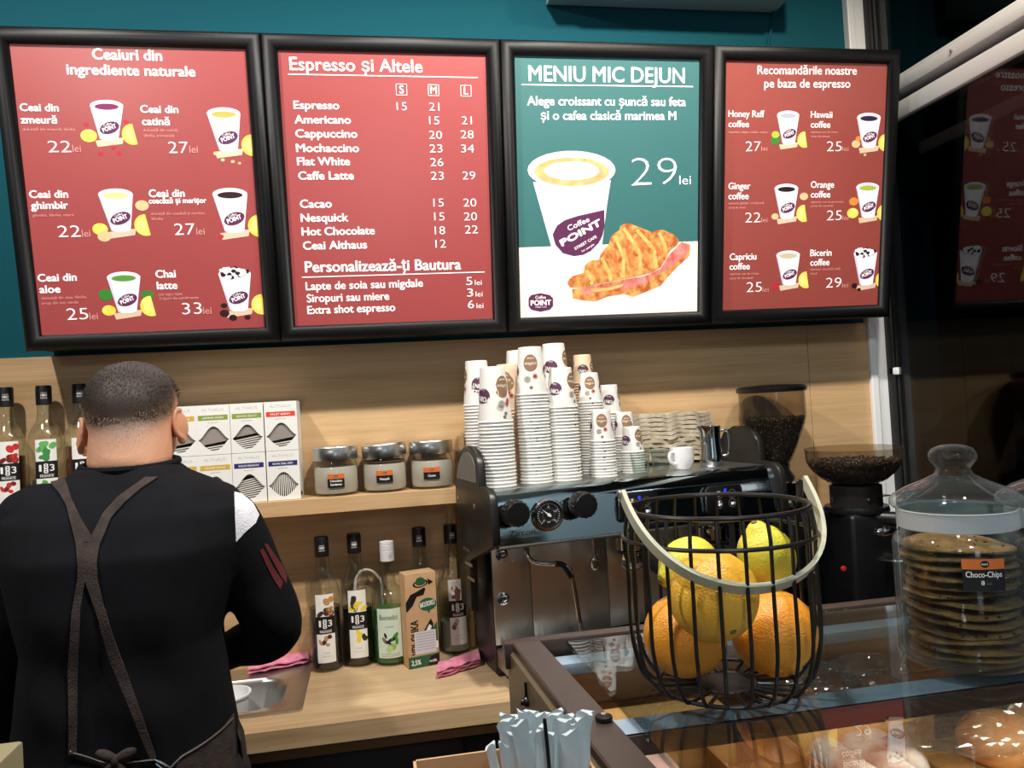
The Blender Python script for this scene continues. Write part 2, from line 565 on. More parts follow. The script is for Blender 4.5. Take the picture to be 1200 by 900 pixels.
M_latte = mat('poster_latte', (206, 166, 104), .45, var=(40, (220, 190, 136)), emit=.15)
M_lemonp = mat('poster_lemon_pale', (250, 230, 130), .4, emit=.3)
M_doily = mat('poster_doily', (226, 196, 170), .4, emit=.2)
M_peach = mat('poster_table', (252, 236, 224), .4, emit=.36)
M_logo = mat('poster_plum', (96, 44, 84), .4, emit=.18)
M_crust = mat('poster_crust', (236, 180, 100), .45, var=(60, (186, 92, 48)), emit=.15)
M_crust2 = mat('poster_crust_light', (240, 204, 124), .45, var=(70, (226, 172, 92)), emit=.2)
M_crust3 = mat('poster_crust_dark', (206, 100, 56), .45, var=(80, (226, 140, 76)), emit=.3)
M_ham = mat('poster_ham', (232, 150, 138), .45, var=(60, (200, 92, 88)), emit=.3)
DR = {k: mat('poster_drink_' + k, c, .4, emit=.2) for k, c in dict(berry=(130, 40, 90), amber=(214, 170, 80), pale=(224, 216, 150), black=(50, 24, 30), green=(90, 150, 60), cream=(226, 220, 196), coffee=(40, 26, 24), violet=(46, 34, 64), lime=(170, 190, 70), latte=(206, 190, 160), empty=(170, 180, 190)).items()}
M_berry = mat('poster_berries', (196, 40, 60), .4, emit=.2)
M_leaf = mat('poster_leaf', (60, 130, 50), .4, emit=.2)
M_orange_p = mat('poster_orange', (226, 140, 60), .4, emit=.25)
M_ginger = mat('poster_ginger', (224, 190, 140), .4, emit=.25)
bx = [-.722, -.1915, .331, .847, 1.346]
names = [('wide red menu board of teas with lemon cup pictures, leftmost of the four', 'menu board'),
         ('red price list menu board headed Espresso și Altele', 'menu board'),
         ('green breakfast menu board with large cup and croissant', 'menu board'),
         ('brick red menu board of flavoured coffees, nearest the window', 'menu board')]

def board(i):
    x0, x1 = bx[i] + .0004, bx[i + 1] - .0004
    root = thing('menu_board', names[i][0], names[i][1], ((x0 + x1) / 2, BO.y, BO.z), 'backlit menu boards in a row')
    # moulded frame: a rounded profile swept round with mitred corners
    prof = [(0, -.045), (0, -.006), (.004, .000), (.011, .005), (.020, .006), (.028, .001), (.033, -.007), (.034, -.016)]
    b = NB()
    rings = []
    for cx, cy in ((0, 0), (1, 0), (1, 1), (0, 1)):
        ring = []
        for d, h in prof:
            x = (x0 + d) if cx == 0 else (x1 - d)
            v = d if cy == 0 else (BH - d)
            ring.append(BO + BU * x + BV * v + BN * h)
        rings.append([b.verts.new(p) for p in ring])
    for k in range(4):
        A, B = rings[k], rings[(k + 1) % 4]
        for j in range(len(prof) - 1): b.faces.new((A[j], A[j + 1], B[j + 1], B[j]))
    obj('frame', b, M_blackframe, root, ang=50)
    b = NB()
    pts = [BO + BU * x + BV * v - BN * .045 for x, v in ((x0 + .0002, .002), (x1 - .0002, .002), (x1 - .0002, BH - .002), (x0 + .0002, BH - .002))]
    back = [Vector((p.x, -.0005, p.z)) for p in pts]
    loft(b, [pts, [Vector((p.x, max(p.y + .08, -.015) if p.z < 2 else -.001, p.z)) for p in pts]])
    obj('lightbox_case', b, M_blackmatte, root, smooth=False)
    pr = Print()
    pr.rect(x0 + .026, .026, x1 - .026, BH - .026, [M_red, M_red, M_green, M_red2][i], 0)
    return root, pr, x0, x1

bmap = flatmap(BO - BN * REC, BU, BV, BN)
def T(pr, s, a, bpt, hpx, m=None, bold=.012, layer=3):
    p0 = BP(*a); p1 = BP(*bpt)
    h = abs(BP(a[0], a[1] - hpx)[1] - p0[1])
    pr.text(s, p0, p1, h, m or M_ink, layer, bold)

def slope(y): return .027 - .067 * (y - 40) / 350     # how level lines lie in the photo at that row
def TL(pr, s, xa, xb, y, hpx, m=None, bold=.012):
    T(pr, s, (xa, y), (xb, y + slope(y) * (xb - xa)), hpx, m, bold)

def pcup(root, top, halfw, bot, drink, lemon='r', extra=None, foam=False):
    """printed cup of drink with a lemon slice"""
    c = BP(*top); k = abs(BP(top[0] + halfw, top[1])[0] - c[0]); d = BP(*bot)
    pr = Print()
    kb = k * .56
    ax = Vector((d[0] - c[0], d[1] - c[1])); 
    # paper doily, fruit and berries first
    pr.poly([(d[0] - kb * 1.5, d[1] - .1 * k), (d[0] + kb * 1.6, d[1] + .1 * k), (d[0] + kb * 1.4, d[1] - .3 * k), (d[0] - kb * 1.3, d[1] - .5 * k)], M_doily, 1)
    if extra:
        for q, (ox, oy, r, m) in enumerate(extra): pr.ell((d[0] + ox * k, d[1] + oy * k), r * k, r * k * .8, m, 1.3 + .05 * q, n=14)
    if lemon:
        s = 1 if lemon == 'r' else -1
        lc = (d[0] + s * 1.62 * k * .9, d[1] + .30 * k)
        pr.ell(lc, .66 * k, .66 * k, M_lemon, 2, n=22, a0=math.radians(88), a1=math.radians(292))
        pr.ell((lc[0] - .12 * k, lc[1] + .02 * k), .34 * k, .42 * k, M_lemonp, 2.2, n=18, a0=math.radians(80), a1=math.radians(285))
    pr.poly([(c[0] - k, c[1]), (c[0] + k, c[1]), (d[0] + kb, d[1]), (d[0] + kb * .5, d[1] - .1 * k), (d[0] - kb * .5, d[1] - .1 * k), (d[0] - kb, d[1])], M_cupw, 2.5)
    pr.poly([(c[0] - k, c[1]), (c[0] - k * .80, c[1] - .1 * k), (d[0] - kb * .72, d[1] - .06 * k), (d[0] - kb, d[1])], M_cupsh, 2.7)
    pr.ell(c, k, k * .36, M_cupw, 3)
    pr.ell((c[0], c[1] - .01 * k), k * .88, k * .27, M_cupi, 3.5)
    pr.ell((c[0], c[1] - .06 * k), k * .72, k * .19, DR[drink], 4)
    if foam:
        rr = random.Random(3)
        for q in range(26):
            a = rr.uniform(0, 2 * PI); e = rr.random() ** .5
            pr.ell((c[0] + .85 * k * e * math.cos(a), c[1] + .12 * k + .36 * k * e * math.sin(a)), .16 * k, .12 * k, M_cupw if q % 3 else DR['black'], 4.5 + q * .06, n=8)
    o = (c[0] + ax.x * .66 + .08 * k, c[1] + ax.y * .66)
    pr.ell(o, .62 * k, .36 * k, M_logo, 5, rot=.35)
    pr.ctext('POINT', (o[0] + .03 * k, o[1] - .14 * k), .86 * k, .26 * k, M_ink, 6, .03, rot=.35)
    pr.ctext('Coffee', (o[0] - .08 * k, o[1] + .14 * k), .5 * k, .14 * k, M_ink, 6, 0, rot=.35)
    pr.put('printed_cup', bmap, root)

# ---- board 1: teas
root, pr, x0, x1 = board(0)
TL(pr, 'Ceaiuri din', 109, 190, 69.5, 12.5, None, .034)
TL(pr, 'ingrediente naturale', 79, 229, 87, 12, None, .034)
def item(pr, l1, a1, l2, a2, tiny, price, pa, hb=8.6, bold=.034):
    TL(pr, l1, a1[0], a1[1], a1[2], hb, None, bold)
    TL(pr, l2, a2[0], a2[1], a2[2], (a2[3] if len(a2) > 3 else hb), None, bold)
    for s, xa, xb, y in tiny: TL(pr, s, xa, xb, y, 3.2, M_pinkink, 0)
    TL(pr, price, pa[0], pa[1], pa[2], pa[3], None, -.010)
    TL(pr, 'lei', pa[1] + 1.5, pa[1] + 1.5 + pa[3] * .72, pa[2] - .5, pa[3] * .6, M_pinkink, .0)
item(pr, 'Ceai din', (24, 69, 130), 'zmeură', (25, 67, 144.5), [('dulceață din zmeură, lămîie', 27, 88, 153)], '22', (57, 84, 178.5, 13.5))
item(pr, 'Ceai din', (165, 209, 132), 'catină', (167, 199, 146.5), [('dulceață din catină,', 168, 209, 154), ('lămîie, portocală', 169, 204, 160.5)], '27', (198, 221, 179.5, 13.5))
item(pr, 'Ceai din', (35, 80, 232), 'ghimbir', (37, 80, 245), [('ghimbir, lămîie, miere', 38.5, 87, 254)], '22', (68.5, 95, 278, 13.5))
item(pr, 'Ceai din', (175, 216.5, 231), 'coacăză și merișor', (175, 242, 238.5, 6.2), [('dulceață din coacăză și merișor,', 177, 241, 252), ('lămîie', 178, 191, 258)], '27', (205, 229, 275.5, 13.5))
item(pr, 'Ceai din', (45, 90, 330), 'aloe', (47, 71, 343.5), [('dulceață din aloe, lămîie,', 49, 102, 351), ('sirop din soc verde', 49, 92, 357)], '25', (79, 104, 375, 13.5))
item(pr, 'Chai', (183, 206, 325.5), 'latte', (184.5, 208, 339), [('ceai negru, lapte,', 186, 214, 346.5), ('3 tipuri de condimente', 187, 233, 351.5)], '33', (214, 237, 368.5, 13.5))
pr.put('poster', bmap, root)
RB = [(-1.3, .9, .16, M_berry), (1.1, 1.1, .15, M_berry), (.2, -.5, .16, M_berry), (-.6, -.9, .15, M_berry), (.5, -.9, .16, M_berry), (-1.2, .2, .5, M_lemon)]
pcup(root, (125, 124), 19.5, (128, 163), 'berry', 'r', RB)
pcup(root, (262, 133), 19.5, (268, 176), 'amber', 'r', [(-.8, -.2, .14, M_ginger), (.2, -.7, .12, M_ginger), (-.4, -.6, .12, M_ginger), (.6, -.8, .1, M_ginger)])
pcup(root, (135.5, 228), 20.3, (142, 270), 'pale', 'r', [(-1.2, .1, .45, M_lemon), (-1.0, -.35, .4, M_ginger), (1.35, 1.5, .4, M_ginger)])
pcup(root, (269.5, 227.5), 20.4, (275, 271), 'black', 'r', [(-.8, -.3, .15, M_berry), (-.6, .4, .2, M_berry), (1.0, -.1, .13, M_berry)])
pcup(root, (145, 325), 19.6, (149.5, 365), 'green', 'r', [(-1.2, 1.1, .45, M_leaf), (1.3, 1.0, .4, M_leaf), (-1.1, .1, .42, M_lemon)])
pcup(root, (275, 321), 19, (280, 363), 'cream', 'r', [(-.9, -.2, .3, DR['black']), (-.4, -.5, .25, DR['coffee']), (.5, -.5, .2, DR['black']), (-.9, .3, .2, DR['coffee'])], foam=True)

# ---- board 2: price list
root, pr, x0, x1 = board(1)
T(pr, 'Espresso și Altele', (340, 82), (495, 85), 15, None, .018)
pr.line(BP(337.5, 87), BP(560, 91), .0022, M_ink, 3)
for s, cx, cy in (('S', 470.5, 105), ('M', 508, 105.7), ('L', 546, 106.5)):
    c = BP(cx, cy); r = .0118
    for (ax, ay), (qx, qy) in (((-1, -1), (1, -1)), ((1, -1), (1, 1)), ((1, 1), (-1, 1)), ((-1, 1), (-1, -1))):
        pr.line((c[0] + ax * r, c[1] + ay * r), (c[0] + qx * r, c[1] + qy * r), .0011, M_ink, 3)
    pr.ctext(s, (c[0], c[1] - .008), {'S': .0095, 'M': .014, 'L': .009}[s], .0165, M_ink, 3, .018)
for s, xa, xb, y in (('Espresso', 344.5, 397.5, 127.5), ('Americano', 345.7, 411, 144.5), ('Cappuccino', 346.7, 418.7, 161), ('Mochaccino', 347.5, 420.7, 178), ('Flat White', 348.7, 410, 193.7), ('Caffe Latte', 350, 414.5, 210.5),
                     ('Cacao', 352, 388.7, 243.5), ('Nesquick', 353, 408, 260), ('Hot Chocolate', 354, 439, 276), ('Ceai Althaus', 355.5, 430, 292.5)):
    TL(pr, s, xa, xb, y, 9.2, None, .034)
for s, cx, cy in (('15', 471, 124.5), ('21', 509, 125), ('15', 509, 141), ('20', 510.5, 158), ('23', 511, 174), ('26', 512, 190), ('23', 512.5, 206), ('15', 514, 237.5), ('15', 515, 253.7), ('18', 515.7, 270), ('12', 516.5, 285.7),
                  ('21', 547, 141), ('28', 547.5, 157.5), ('34', 548, 174), ('29', 549.5, 205.7), ('20', 550.7, 237.5), ('20', 551.5, 253.7), ('22', 552.5, 269)):
    hw = 7.6 if '1' not in s else 6
    TL(pr, s, cx - hw, cx + hw, cy + 4.7, 9.4, None, -.008)
T(pr, 'Personalizează-ți Bautura', (358, 319), (540, 315.5), 12.5, None, .03)
pr.line(BP(354, 325), BP(568, 318.7), .0022, M_ink, 3)
for s, xa, xb, y in (('Lapte de soia sau migdale', 358.7, 495.5, 340), ('Siropuri sau miere', 360, 456, 354.3), ('Extra shot espresso', 360.7, 463, 368)):
    TL(pr, s, xa, xb, y, 9.2, None, .028)
for s, cx, cy in (('5', 550, 329.5), ('3', 551, 343), ('6', 552, 356.7)):
    TL(pr, s, cx - 3.6, cx + 3.6, cy + 4.6, 9.4, None, -.004); TL(pr, 'lei', cx + 6.5, cx + 14.5, cy + 4.5, 6, None, -.004)
pr.put('poster', bmap, root)

# ---- board 3: breakfast
root, pr, x0, x1 = board(2)
T(pr, 'MENIU MIC DEJUN', (619.7, 95), (802, 97.5), 18, None, .016)
pr.line(BP(611, 99.3), BP(812, 101.6), .0026, M_ink, 3)
T(pr, 'Alege croissant cu șuncă sau feta', (618, 123.3), (803.4, 124.3), 10.5, None, .022)
T(pr, 'și o cafea clasică marimea M', (634, 140.3), (792, 140.6), 10.3, None, .022)
T(pr, '29', (740, 217.5), (793, 216.8), 33, None, -.022)
T(pr, 'lei', (796, 216.3), (809.5, 216), 10.5, None, -.005)
c6 = lambda x, y: BP(590 + x / 4.615, 200 + y / 4.615)
c5 = lambda x, y: BP(590 + x / 4.615, 40 + y / 4.615)
pr.poly([BP(600, 290.5), BP(822, 282.5), (x1 - .031, .031), (x0 + .031, .031)], M_peach, 1)
pr.put('poster', bmap, root)
pr = Print()
e0 = c5(370, 735); k = abs(c5(605, 735)[0] - e0[0])
pr.poly([c5(160, 800), c5(580, 790), c6(560, 180), c6(533, 405), c6(520, 470), c6(500, 515), c6(440, 540), c6(370, 545), c6(310, 530), c6(288, 515)], M_cupw, 2)
pr.ell(e0, k, k * .41, M_cupw, 3)
pr.ell((e0[0], e0[1] - .004), k * .86, k * .31, M_latte, 3.5)
pr.ell((e0[0], e0[1] - .002), k * .62, k * .20, M_cupw, 4)
for s in (.22, -.22): pr.ell((e0[0] + s * k, e0[1] + .004), k * .3, k * .13, M_cupw, 4.2)
lg = [(265, 345), (288, 298), (330, 268), (400, 245), (545, 212), (546, 300), (535, 350), (515, 390), (470, 435), (430, 455), (380, 462), (320, 446), (280, 400)]
pr.poly([c6(*p) for p in lg], M_logo, 4)
def L6(s, a, bb, h, bold, layer=5):
    p0 = c6(*a); p1 = c6(*bb); pr.text(s, p0, p1, h / 4.615 / 500, M_ink, layer, bold)
L6('Coffee', (352, 326), (466, 274), 28, .02)
L6('POINT', (318, 408), (530, 292), 34, .08)
L6('STREET CAFE', (388, 430), (505, 362), 15, .02)
L6('for people', (425, 442), (492, 402), 12, .0)
pr.put('printed_cup', bmap, root)
pr = Print()
low = [(370, 640), (430, 632), (520, 615), (620, 595), (760, 570), (850, 535), (890, 470), (960, 385), (1010, 400), (1004, 460), (950, 510), (900, 560), (850, 620), (780, 650), (700, 680), (650, 665), (560, 680), (500, 705), (430, 700), (375, 690)]
pr.poly([c6(*p) for p in low], M_crust, 4)
ham = [(410, 650), (470, 628), (560, 625), (640, 600), (760, 572), (850, 530), (890, 460), (960, 388), (1006, 402), (995, 450), (930, 500), (870, 545), (800, 575), (770, 612), (660, 640), (600, 645), (520, 660), (440, 672)]
pr.poly([c6(*p) for p in ham], M_ham, 4.6)
pr.poly([c6(*p) for p in [(470, 640), (560, 632), (650, 612), (640, 628), (560, 650), (480, 656)]], M_crust2, 4.9)
top = [(345, 610), (352, 588), (372, 570), (432, 552), (438, 515), (455, 495), (482, 484), (515, 482), (522, 455), (545, 425), (570, 395), (575, 368), (590, 345), (625, 322), (630, 300), (650, 288), (682, 286), (740, 308), (800, 332), (830, 322), (862, 320), (920, 345), (948, 378), (940, 400), (900, 430), (880, 470), (850, 522), (800, 550), (700, 575), (620, 590), (520, 610), (430, 630), (360, 630)]
pr.poly([c6(*p) for p in top], M_crust, 5.2)
for st in ([(450, 540), (480, 600), (470, 615)], [(530, 470), (575, 560), (580, 595)], [(600, 350), (650, 470), (645, 580)], [(650, 310), (735, 440), (740, 560)], [(720, 320), (815, 430), (825, 530)], [(840, 335), (870, 400), (880, 440)]):
    pts = [c6(*p) for p in st]
    pr.stroke(pts, .0085, M_crust2, 5.6)
for st in ([(470, 520), (510, 575)], [(595, 430), (615, 540)], [(655, 370), (690, 520)], [(720, 360), (780, 500)], [(800, 370), (850, 460)]):
    pr.stroke([c6(*p) for p in st], .0095, M_crust3, 5.5)
pr.put('printed_croissant', bmap, root)
pr = Print()
o = c6(200, 712)
hexa = [(135, 690), (150, 672), (200, 662), (250, 672), (268, 690), (268, 732), (250, 752), (200, 763), (150, 752), (135, 732)]
pr.poly([c6(*p) for p in hexa], M_logo, 3)
L6('Coffee', (172, 694), (228, 692), 17, .01); L6('POINT', (148, 729), (256, 725), 27, .05); L6('STREET CAFE', (172, 742), (232, 740), 7, 0)
pr.put('printed_logo', bmap, root)

# ---- board 4: flavoured coffees
root, pr, x0, x1 = board(3)
T(pr, 'Recomandările noastre', (887.6, 87), (1003.6, 87.6), 10, None, .014)
T(pr, 'pe baza de espresso', (895.6, 102.6), (996, 102.8), 10, None, .014)
def item4(l1, a, l2, c, tiny, price, pa):
    TL(pr, l1, a[0], a[1], a[2], 7.6, None, .018); TL(pr, l2, c[0], c[1], c[2], 7.6, None, .018)
    for s, xa, xb, y in tiny: TL(pr, s, xa, xb, y, 2.6, M_pinkink, 0)
    TL(pr, price, pa[0], pa[1], pa[2], 11.6, None, -.014)
    TL(pr, 'lei', pa[1] + 1, pa[1] + 8, pa[2] - .3, 5.5, M_pinkink, -.005)
item4('Honey Raff', (853.6, 895.4, 137), 'coffee', (853.6, 877.4, 149), [('espresso, lapte, vanilie, miere', 853.6, 899, 156)], '27', (873.6, 891, 177.3))
item4('Hawaii', (950, 975, 138), 'coffee', (950, 972.6, 149.6), [('espresso, suc de cocos,', 950, 982, 156), ('sirop de ananas', 950, 972, 161)], '25', (968.6, 986, 177.3))
item4('Ginger', (853.6, 879, 221.8), 'coffee', (853.6, 877, 233.6), [('espresso, ghimbir, scorțișoară,', 853.6, 895.5, 239.5), ('sirop de miere', 853.8, 873.6, 244.6)], '22', (873, 891, 260.8))
item4('Orange', (950, 977, 220.2), 'coffee', (950, 972.6, 231.6), [('espresso, suc de portocale,', 950, 988.4, 238), ('sirop de caramel', 950, 976, 242.6)], '25', (968.6, 986, 258.3))
item4('Capriciu', (855, 886, 304.8), 'coffee', (854.8, 878.4, 316.2), [('espresso, suc de cireșe,', 855, 889.4, 322.4), ('sirop de ciocolată', 855, 882, 327.6)], '25', (874.6, 892.4, 342.4))
item4('Bicerin', (949.4, 974, 300.2), 'coffee', (949.4, 971.6, 311.4), [('espresso, ciocolată caldă,', 949.4, 985, 317), ('frișcă', 949.4, 957, 322)], '29', (967.6, 985.6, 337.2))
pr.put('poster', bmap, root)
pcup(root, (923.4, 135), 12.9, (924, 168), 'empty', 'r', [(-1.2, .2, .42, M_leaf), (-1.2, .7, .36, DR['lime'])])
pcup(root, (1018, 138), 13.8, (1018, 172), 'violet', 'r', [(-1.1, .2, .36, M_ginger), (-.9, .6, .24, M_orange_p), (-.3, -.6, .12, M_ginger)])
pcup(root, (921.4, 221), 13.9, (922, 255), 'coffee', 'r', [(1.4, 1.6, .36, M_ginger), (-1.0, .1, .3, M_ginger)])
pcup(root, (1016.6, 219.5), 13.3, (1017, 254), 'lime', 'r', [(-1.35, .3, .5, M_lemon), (-1.3, 1.2, .4, M_orange_p)])
pcup(root, (923.4, 299), 13.7, (924.5, 333), 'latte', 'r', [(-1.2, -.2, .26, M_berry), (-1.0, .1, .16, M_berry)])
pcup(root, (1014, 297), 13.6, (1014.8, 333), 'cream', 'r', [(-1.0, -.1, .26, DR['black']), (-.6, -.4, .16, DR['coffee'])], foam=True)
# ------------------------------------------------------------------ counter, shelf, cupboards
ZT = 0.90
yf = P(437, 842, z=ZT).y               # front edge of the worktop
XS = P(362, 800, z=ZT).x               # right rim of the sink
xr = P(601, 806, z=ZT).x + .03
sx0, sx1 = XS - .50, XS
sy0, sy1 = P(360, 833, z=ZT).y, -.03
b = NB()
# worktop with the cut-out for the sink: three boards that butt as one sheet
hx0, hx1, hy0, hy1 = sx0 + .02, sx1 - .02, sy0 + .02, sy1 - .02
for q in ((-2.1, yf, hx0, -.016), (hx1, yf, xr, -.016), (hx0, yf, hx1, hy0), (hx0, hy1, hx1, -.016)):
    box(b, q[0], q[1], ZT - .038, q[2], q[3], ZT)
bmesh.ops.remove_doubles(b, verts=b.verts, dist=1e-5)
tag(obj('worktop', b, M_counter, None, (0, -.2, ZT - .038), smooth=False), 'light oak worktop under the bottles and around the sink', 'worktop')
M_cab = mat('dark_cupboard', (26, 22, 22), .5)
M_cabrail = mat('brown_rail', (120, 88, 58), .5)
root = thing('base_cupboard', 'dark cupboard below the oak worktop', 'cupboard', (0, -.2, 0))
b = NB()
zb = ZT - .0385
box(b, -2.1, yf + .05, .08, xr - .002, yf + .066, zb); box(b, -2.1, yf + .05, .08, -2.08, -.02, zb); box(b, xr - .02, yf + .05, .08, xr - .002, -.02, zb); box(b, -2.1, yf + .05, .08, xr - .002, -.02, .1)
obj('carcass', b, M_cab, root, smooth=False)
b = NB(); box(b, -2.1, yf + .012, zb - .024, xr - .002, yf + .049, zb - .0005, .001); obj('top_rail', b, M_cabrail, root)
for k in range(5):
    b = NB(); xa = -2.09 + k * .45; box(b, xa, yf + .030, .12, min(xa + .44, xr - .004), yf + .0495, zb - .028, .002)
    d = obj('door', b, M_cab, root)
    b = NB(); box(b, xa + .36, yf + .012, .70, xa + .37, yf + .031, .8, .002); obj('handle', b, M_steel, d)

ZS = 1.3035; SY = -.126
xs1 = P(537, 570, y=SY).x
b = NB(); box(b, -2.15, SY, ZS - .036, xs1, -.0145, ZS, .0008, 1)
shelf = thing('wall_shelf', 'oak wall shelf carrying tea boxes, jars and bottles', 'shelf', (xs1, 0, ZS))
obj('board', b, M_shelf, shelf, smooth=False)
b = NB(); box(b, xs1 - .022, -.034, ZT + .001, xs1 - .004, -.0145, ZS - .0365, .0008, 1)
obj('end_panel', b, M_shelf, shelf, smooth=False)
b = NB(); box(b, xs1 + .016, -.045, ZT + .001, xs1 + .030, -.0145, ZS + .12, .0008, 1)
tag(obj('batten', b, M_shelf, None, (xs1 + .023, -.03, ZT + .001), smooth=False), 'thin upright oak batten on the wall between shelf and espresso machine', 'batten')

# ------------------------------------------------------------------ syrup bottles
M_bglass = glass('bottle_glass', (240, 243, 240), 1.75, .06, body=.0, rim=.42, body_col=(120, 116, 104))
M_capb = mat('bottle_cap_black', (16, 16, 17), .4)
def liquid(name, c): return mat(name, c, .12, coat=.4)
L_dark = liquid('syrup_dark', (20, 12, 10)); L_red = liquid('syrup_red', (58, 14, 12)); L_mint = liquid('syrup_clear', (206, 212, 200)); L_amber = liquid('syrup_amber', (110, 52, 18)); L_coco = liquid('syrup_cloudy', (150, 150, 140)); L_green = liquid('syrup_green', (10, 110, 44)); L_choc = liquid('syrup_chocolate', (34, 14, 10))
BR = .0372
def bprof(r, h, o=0):
    s = r / .0372; z = h / .315
    P0 = [(.030, .0), (.036, .003), (.0372, .010), (.0372, .165), (.0362, .183), (.0320, .200), (.0255, .214), (.0190, .226), (.0162, .236), (.0148, .255), (.0142, .272)]
    return [(max(.002, a * s - o), c * z + (o if q == 0 else 0)) for q, (a, c) in enumerate(P0)]
def rad(prof, z):
    for (r0, z0), (r1, z1) in zip(prof, prof[1:]):
        if z0 <= z <= z1 and z1 > z0: return r0 + (r1 - r0) * (z - z0) / (z1 - z0)
    return prof[-1][0]

def art_fruit(pr, kind, w2):
    rr = random.Random(hash(kind) % 97 if False else len(kind))
    def blobs(y0, y1, cols, n, r):
        for q in range(n):
            pr.ell((rr.uniform(-w2 * .7, w2 * .75), rr.uniform(y0, y1)), r * rr.uniform(.7, 1.2), r * rr.uniform(.5, .9), cols[q % len(cols)], 2 + q * .1, rot=rr.uniform(0, 3), n=12)
    C = {'berry': [mat('label_raspberry', (200, 48, 44), .5), mat('label_berry_dark', (120, 24, 30), .5)], 'mint': [mat('label_mint', (58, 140, 70), .5), mat('label_mint_light', (104, 176, 104), .5)],
         'orange': [mat('label_caramel', (206, 128, 50), .5), mat('label_caramel_dark', (130, 74, 34), .5)], 'hazel': [mat('label_hazelnut', (196, 142, 92), .5), mat('label_seed', (70, 40, 30), .5)],
         'vanilla': [mat('label_vanilla', (240, 214, 70), .5), mat('label_vanilla_pod', (50, 44, 30), .5)], 'coco': [mat('label_coconut', (120, 84, 70), .5), mat('label_coconut_white', (226, 214, 204), .5)], 'none': [M_greyink]}[kind]
    return C, blobs

def syrup(label, c, kind, liq, fill, a0=None, h=.315, r=BR, group=None, fullart=True):
    root = thing('syrup_bottle', label, 'bottle', c, group)
    pf = bprof(r, h)
    b = NB(); lathe(b, [(x, c[2] + z) for x, z in pf], (c[0], c[1], 0), 28, cap1=False); obj('bottle_glass', b, M_bglass, root)
    z1 = h * .87
    b = NB(); rc = .0165 * r / .0372
    lathe(b, [(rc * .9, z1 - .006), (rc, z1 - .005), (rc, h - .004), (rc * .93, h), (rc * .3, h)], c, 22)
    cap = obj('cap', b, M_capb, root)
    if fill > .02:
        lp = [(max(.001, x - .0028), z + .004) for x, z in pf if z + .004 < fill * h] + [(rad(pf, fill * h) - .0028, fill * h)]
        b = NB(); lathe(b, [(x, c[2] + z) for x, z in lp], (c[0], c[1], 0), 24); obj('syrup', b, liq, root)
    a = to_cam_angle(c) if a0 is None else a0
    pr = Print(); w2 = .0215; zl0, zl1, zb0, zb1 = h * .075, h * .585, h * .29, h * .42
    pr.rect(-w2, zl0, w2, zl1, M_paper, 0)
    pr.rect(-w2 - .001, zb0, w2 + .001, zb1, M_inkblack, 4)
    if kind != 'none':
        C, blobs = art_fruit(pr, kind, w2)
        blobs(zb1 + .006, zl1 - .008, C, 9, .0085); blobs(zl0 + (zb0 - zl0) * .62, zb0 - .004, C, 5, .007)
    zc = (zb0 + zb1) / 2
    pr.ctext('1', (-.0125, zc - .003), .004, .014, M_inkwhite, 5, .03)
    pr.ctext('8', (-.0015, zc + .003), .009, .0105, M_inkwhite, 5, .02); pr.ctext('8', (-.0015, zc - .0075), .009, .0105, M_inkwhite, 5, .02)
    pr.ctext('3', (.0105, zc - .003), .009, .014, M_inkwhite, 5, .02)
    pr.line((-.014, zb0 + .0085), (.014, zb0 + .0085), .0005, M_inkwhite, 5)
    pr.ctext('FRANCE', (0, zb0 + .003), .026, .0042, M_inkwhite, 5, .02)
    pr.ctext('sirop', (0, zl0 + .022), .014, .0024, M_greyink, 5); pr.ctext('maison routin', (0, zl0 + .014), .022, .002, M_greyink, 5)
    pr.put('label', cylmap(c, lambda v: r + .0004, a), root, .00006, frange(-w2, w2, 8))
    pr = Print()
    pr.ctext('MAISON', (0, z1 + .020), .012, .0024, M_inkwhite, 1); pr.ctext('1883', (0, z1 + .0135), .012, .005, M_inkwhite, 1, .03); pr.ctext('ROUTIN', (0, z1 + .008), .013, .003, M_inkwhite, 1)
    pr.put('print', cylmap(c, lambda v: rc + .0003, a), cap, .00004, frange(-.007, .007, 6))
    return root
def onshelf(px, y, z=ZS): p = P(px, 480 + (CAM.z - z) * 500, y=y); return Vector((p.x, y, z + .0005))
G1 = 'syrup bottles on the shelf behind the person'
def axis(px, py, y, z):
    p = P(px, py, y=y); return Vector((p.x, y, z + .0005))
syrup('dark syrup bottle with red berry label, leftmost on the shelf', axis(9, 530, -.058, ZS), 'berry', L_red, .47, group=G1, h=P(54, 452, y=-.058).z - ZS, r=.0365)
syrup('clear syrup bottle with green mint leaf label on the shelf', axis(54, 530, -.058, ZS), 'mint', L_mint, .02, group=G1, h=P(54, 452, y=-.058).z - ZS, r=.0365)
syrup('amber syrup bottle with orange label, right beside the head of the person', axis(96.5, 530, -.058, ZS), 'orange', L_amber, .52, group=G1, h=P(54, 452, y=-.058).z - ZS, r=.0365)
G2 = 'bottles standing on the worktop under the shelf'
def oncounter(px, py):
    p = P(px, py, z=ZT); return Vector((p.x, p.y, ZT + .0005))
c1 = oncounter(384, 783)
syrup('dark syrup bottle with hazelnut label, first from the sink', c1, 'hazel', L_dark, .47, group=G2, h=.307)
syrup('dark syrup bottle with yellow vanilla flower label', oncounter(422, 777), 'vanilla', L_dark, .44, group=G2, h=.307)
syrup('chocolate syrup bottle mostly hidden behind the brown milk carton', axis(492, 650, -.053, ZT), 'hazel', L_choc, .62, group=G2, h=.307)
syrup('half empty clear bottle with coconut label, cloudy syrup at its bottom', oncounter(535, 762), 'coco', L_coco, .25, a0=to_cam_angle(oncounter(535, 762)) + .25, group=G2, h=.307)
syrup('empty clear syrup bottle tucked between the coconut bottle and the espresso machine', axis(577, 700, -.056, ZT), 'none', L_mint, .02, a0=.5, group=G2, h=.307)

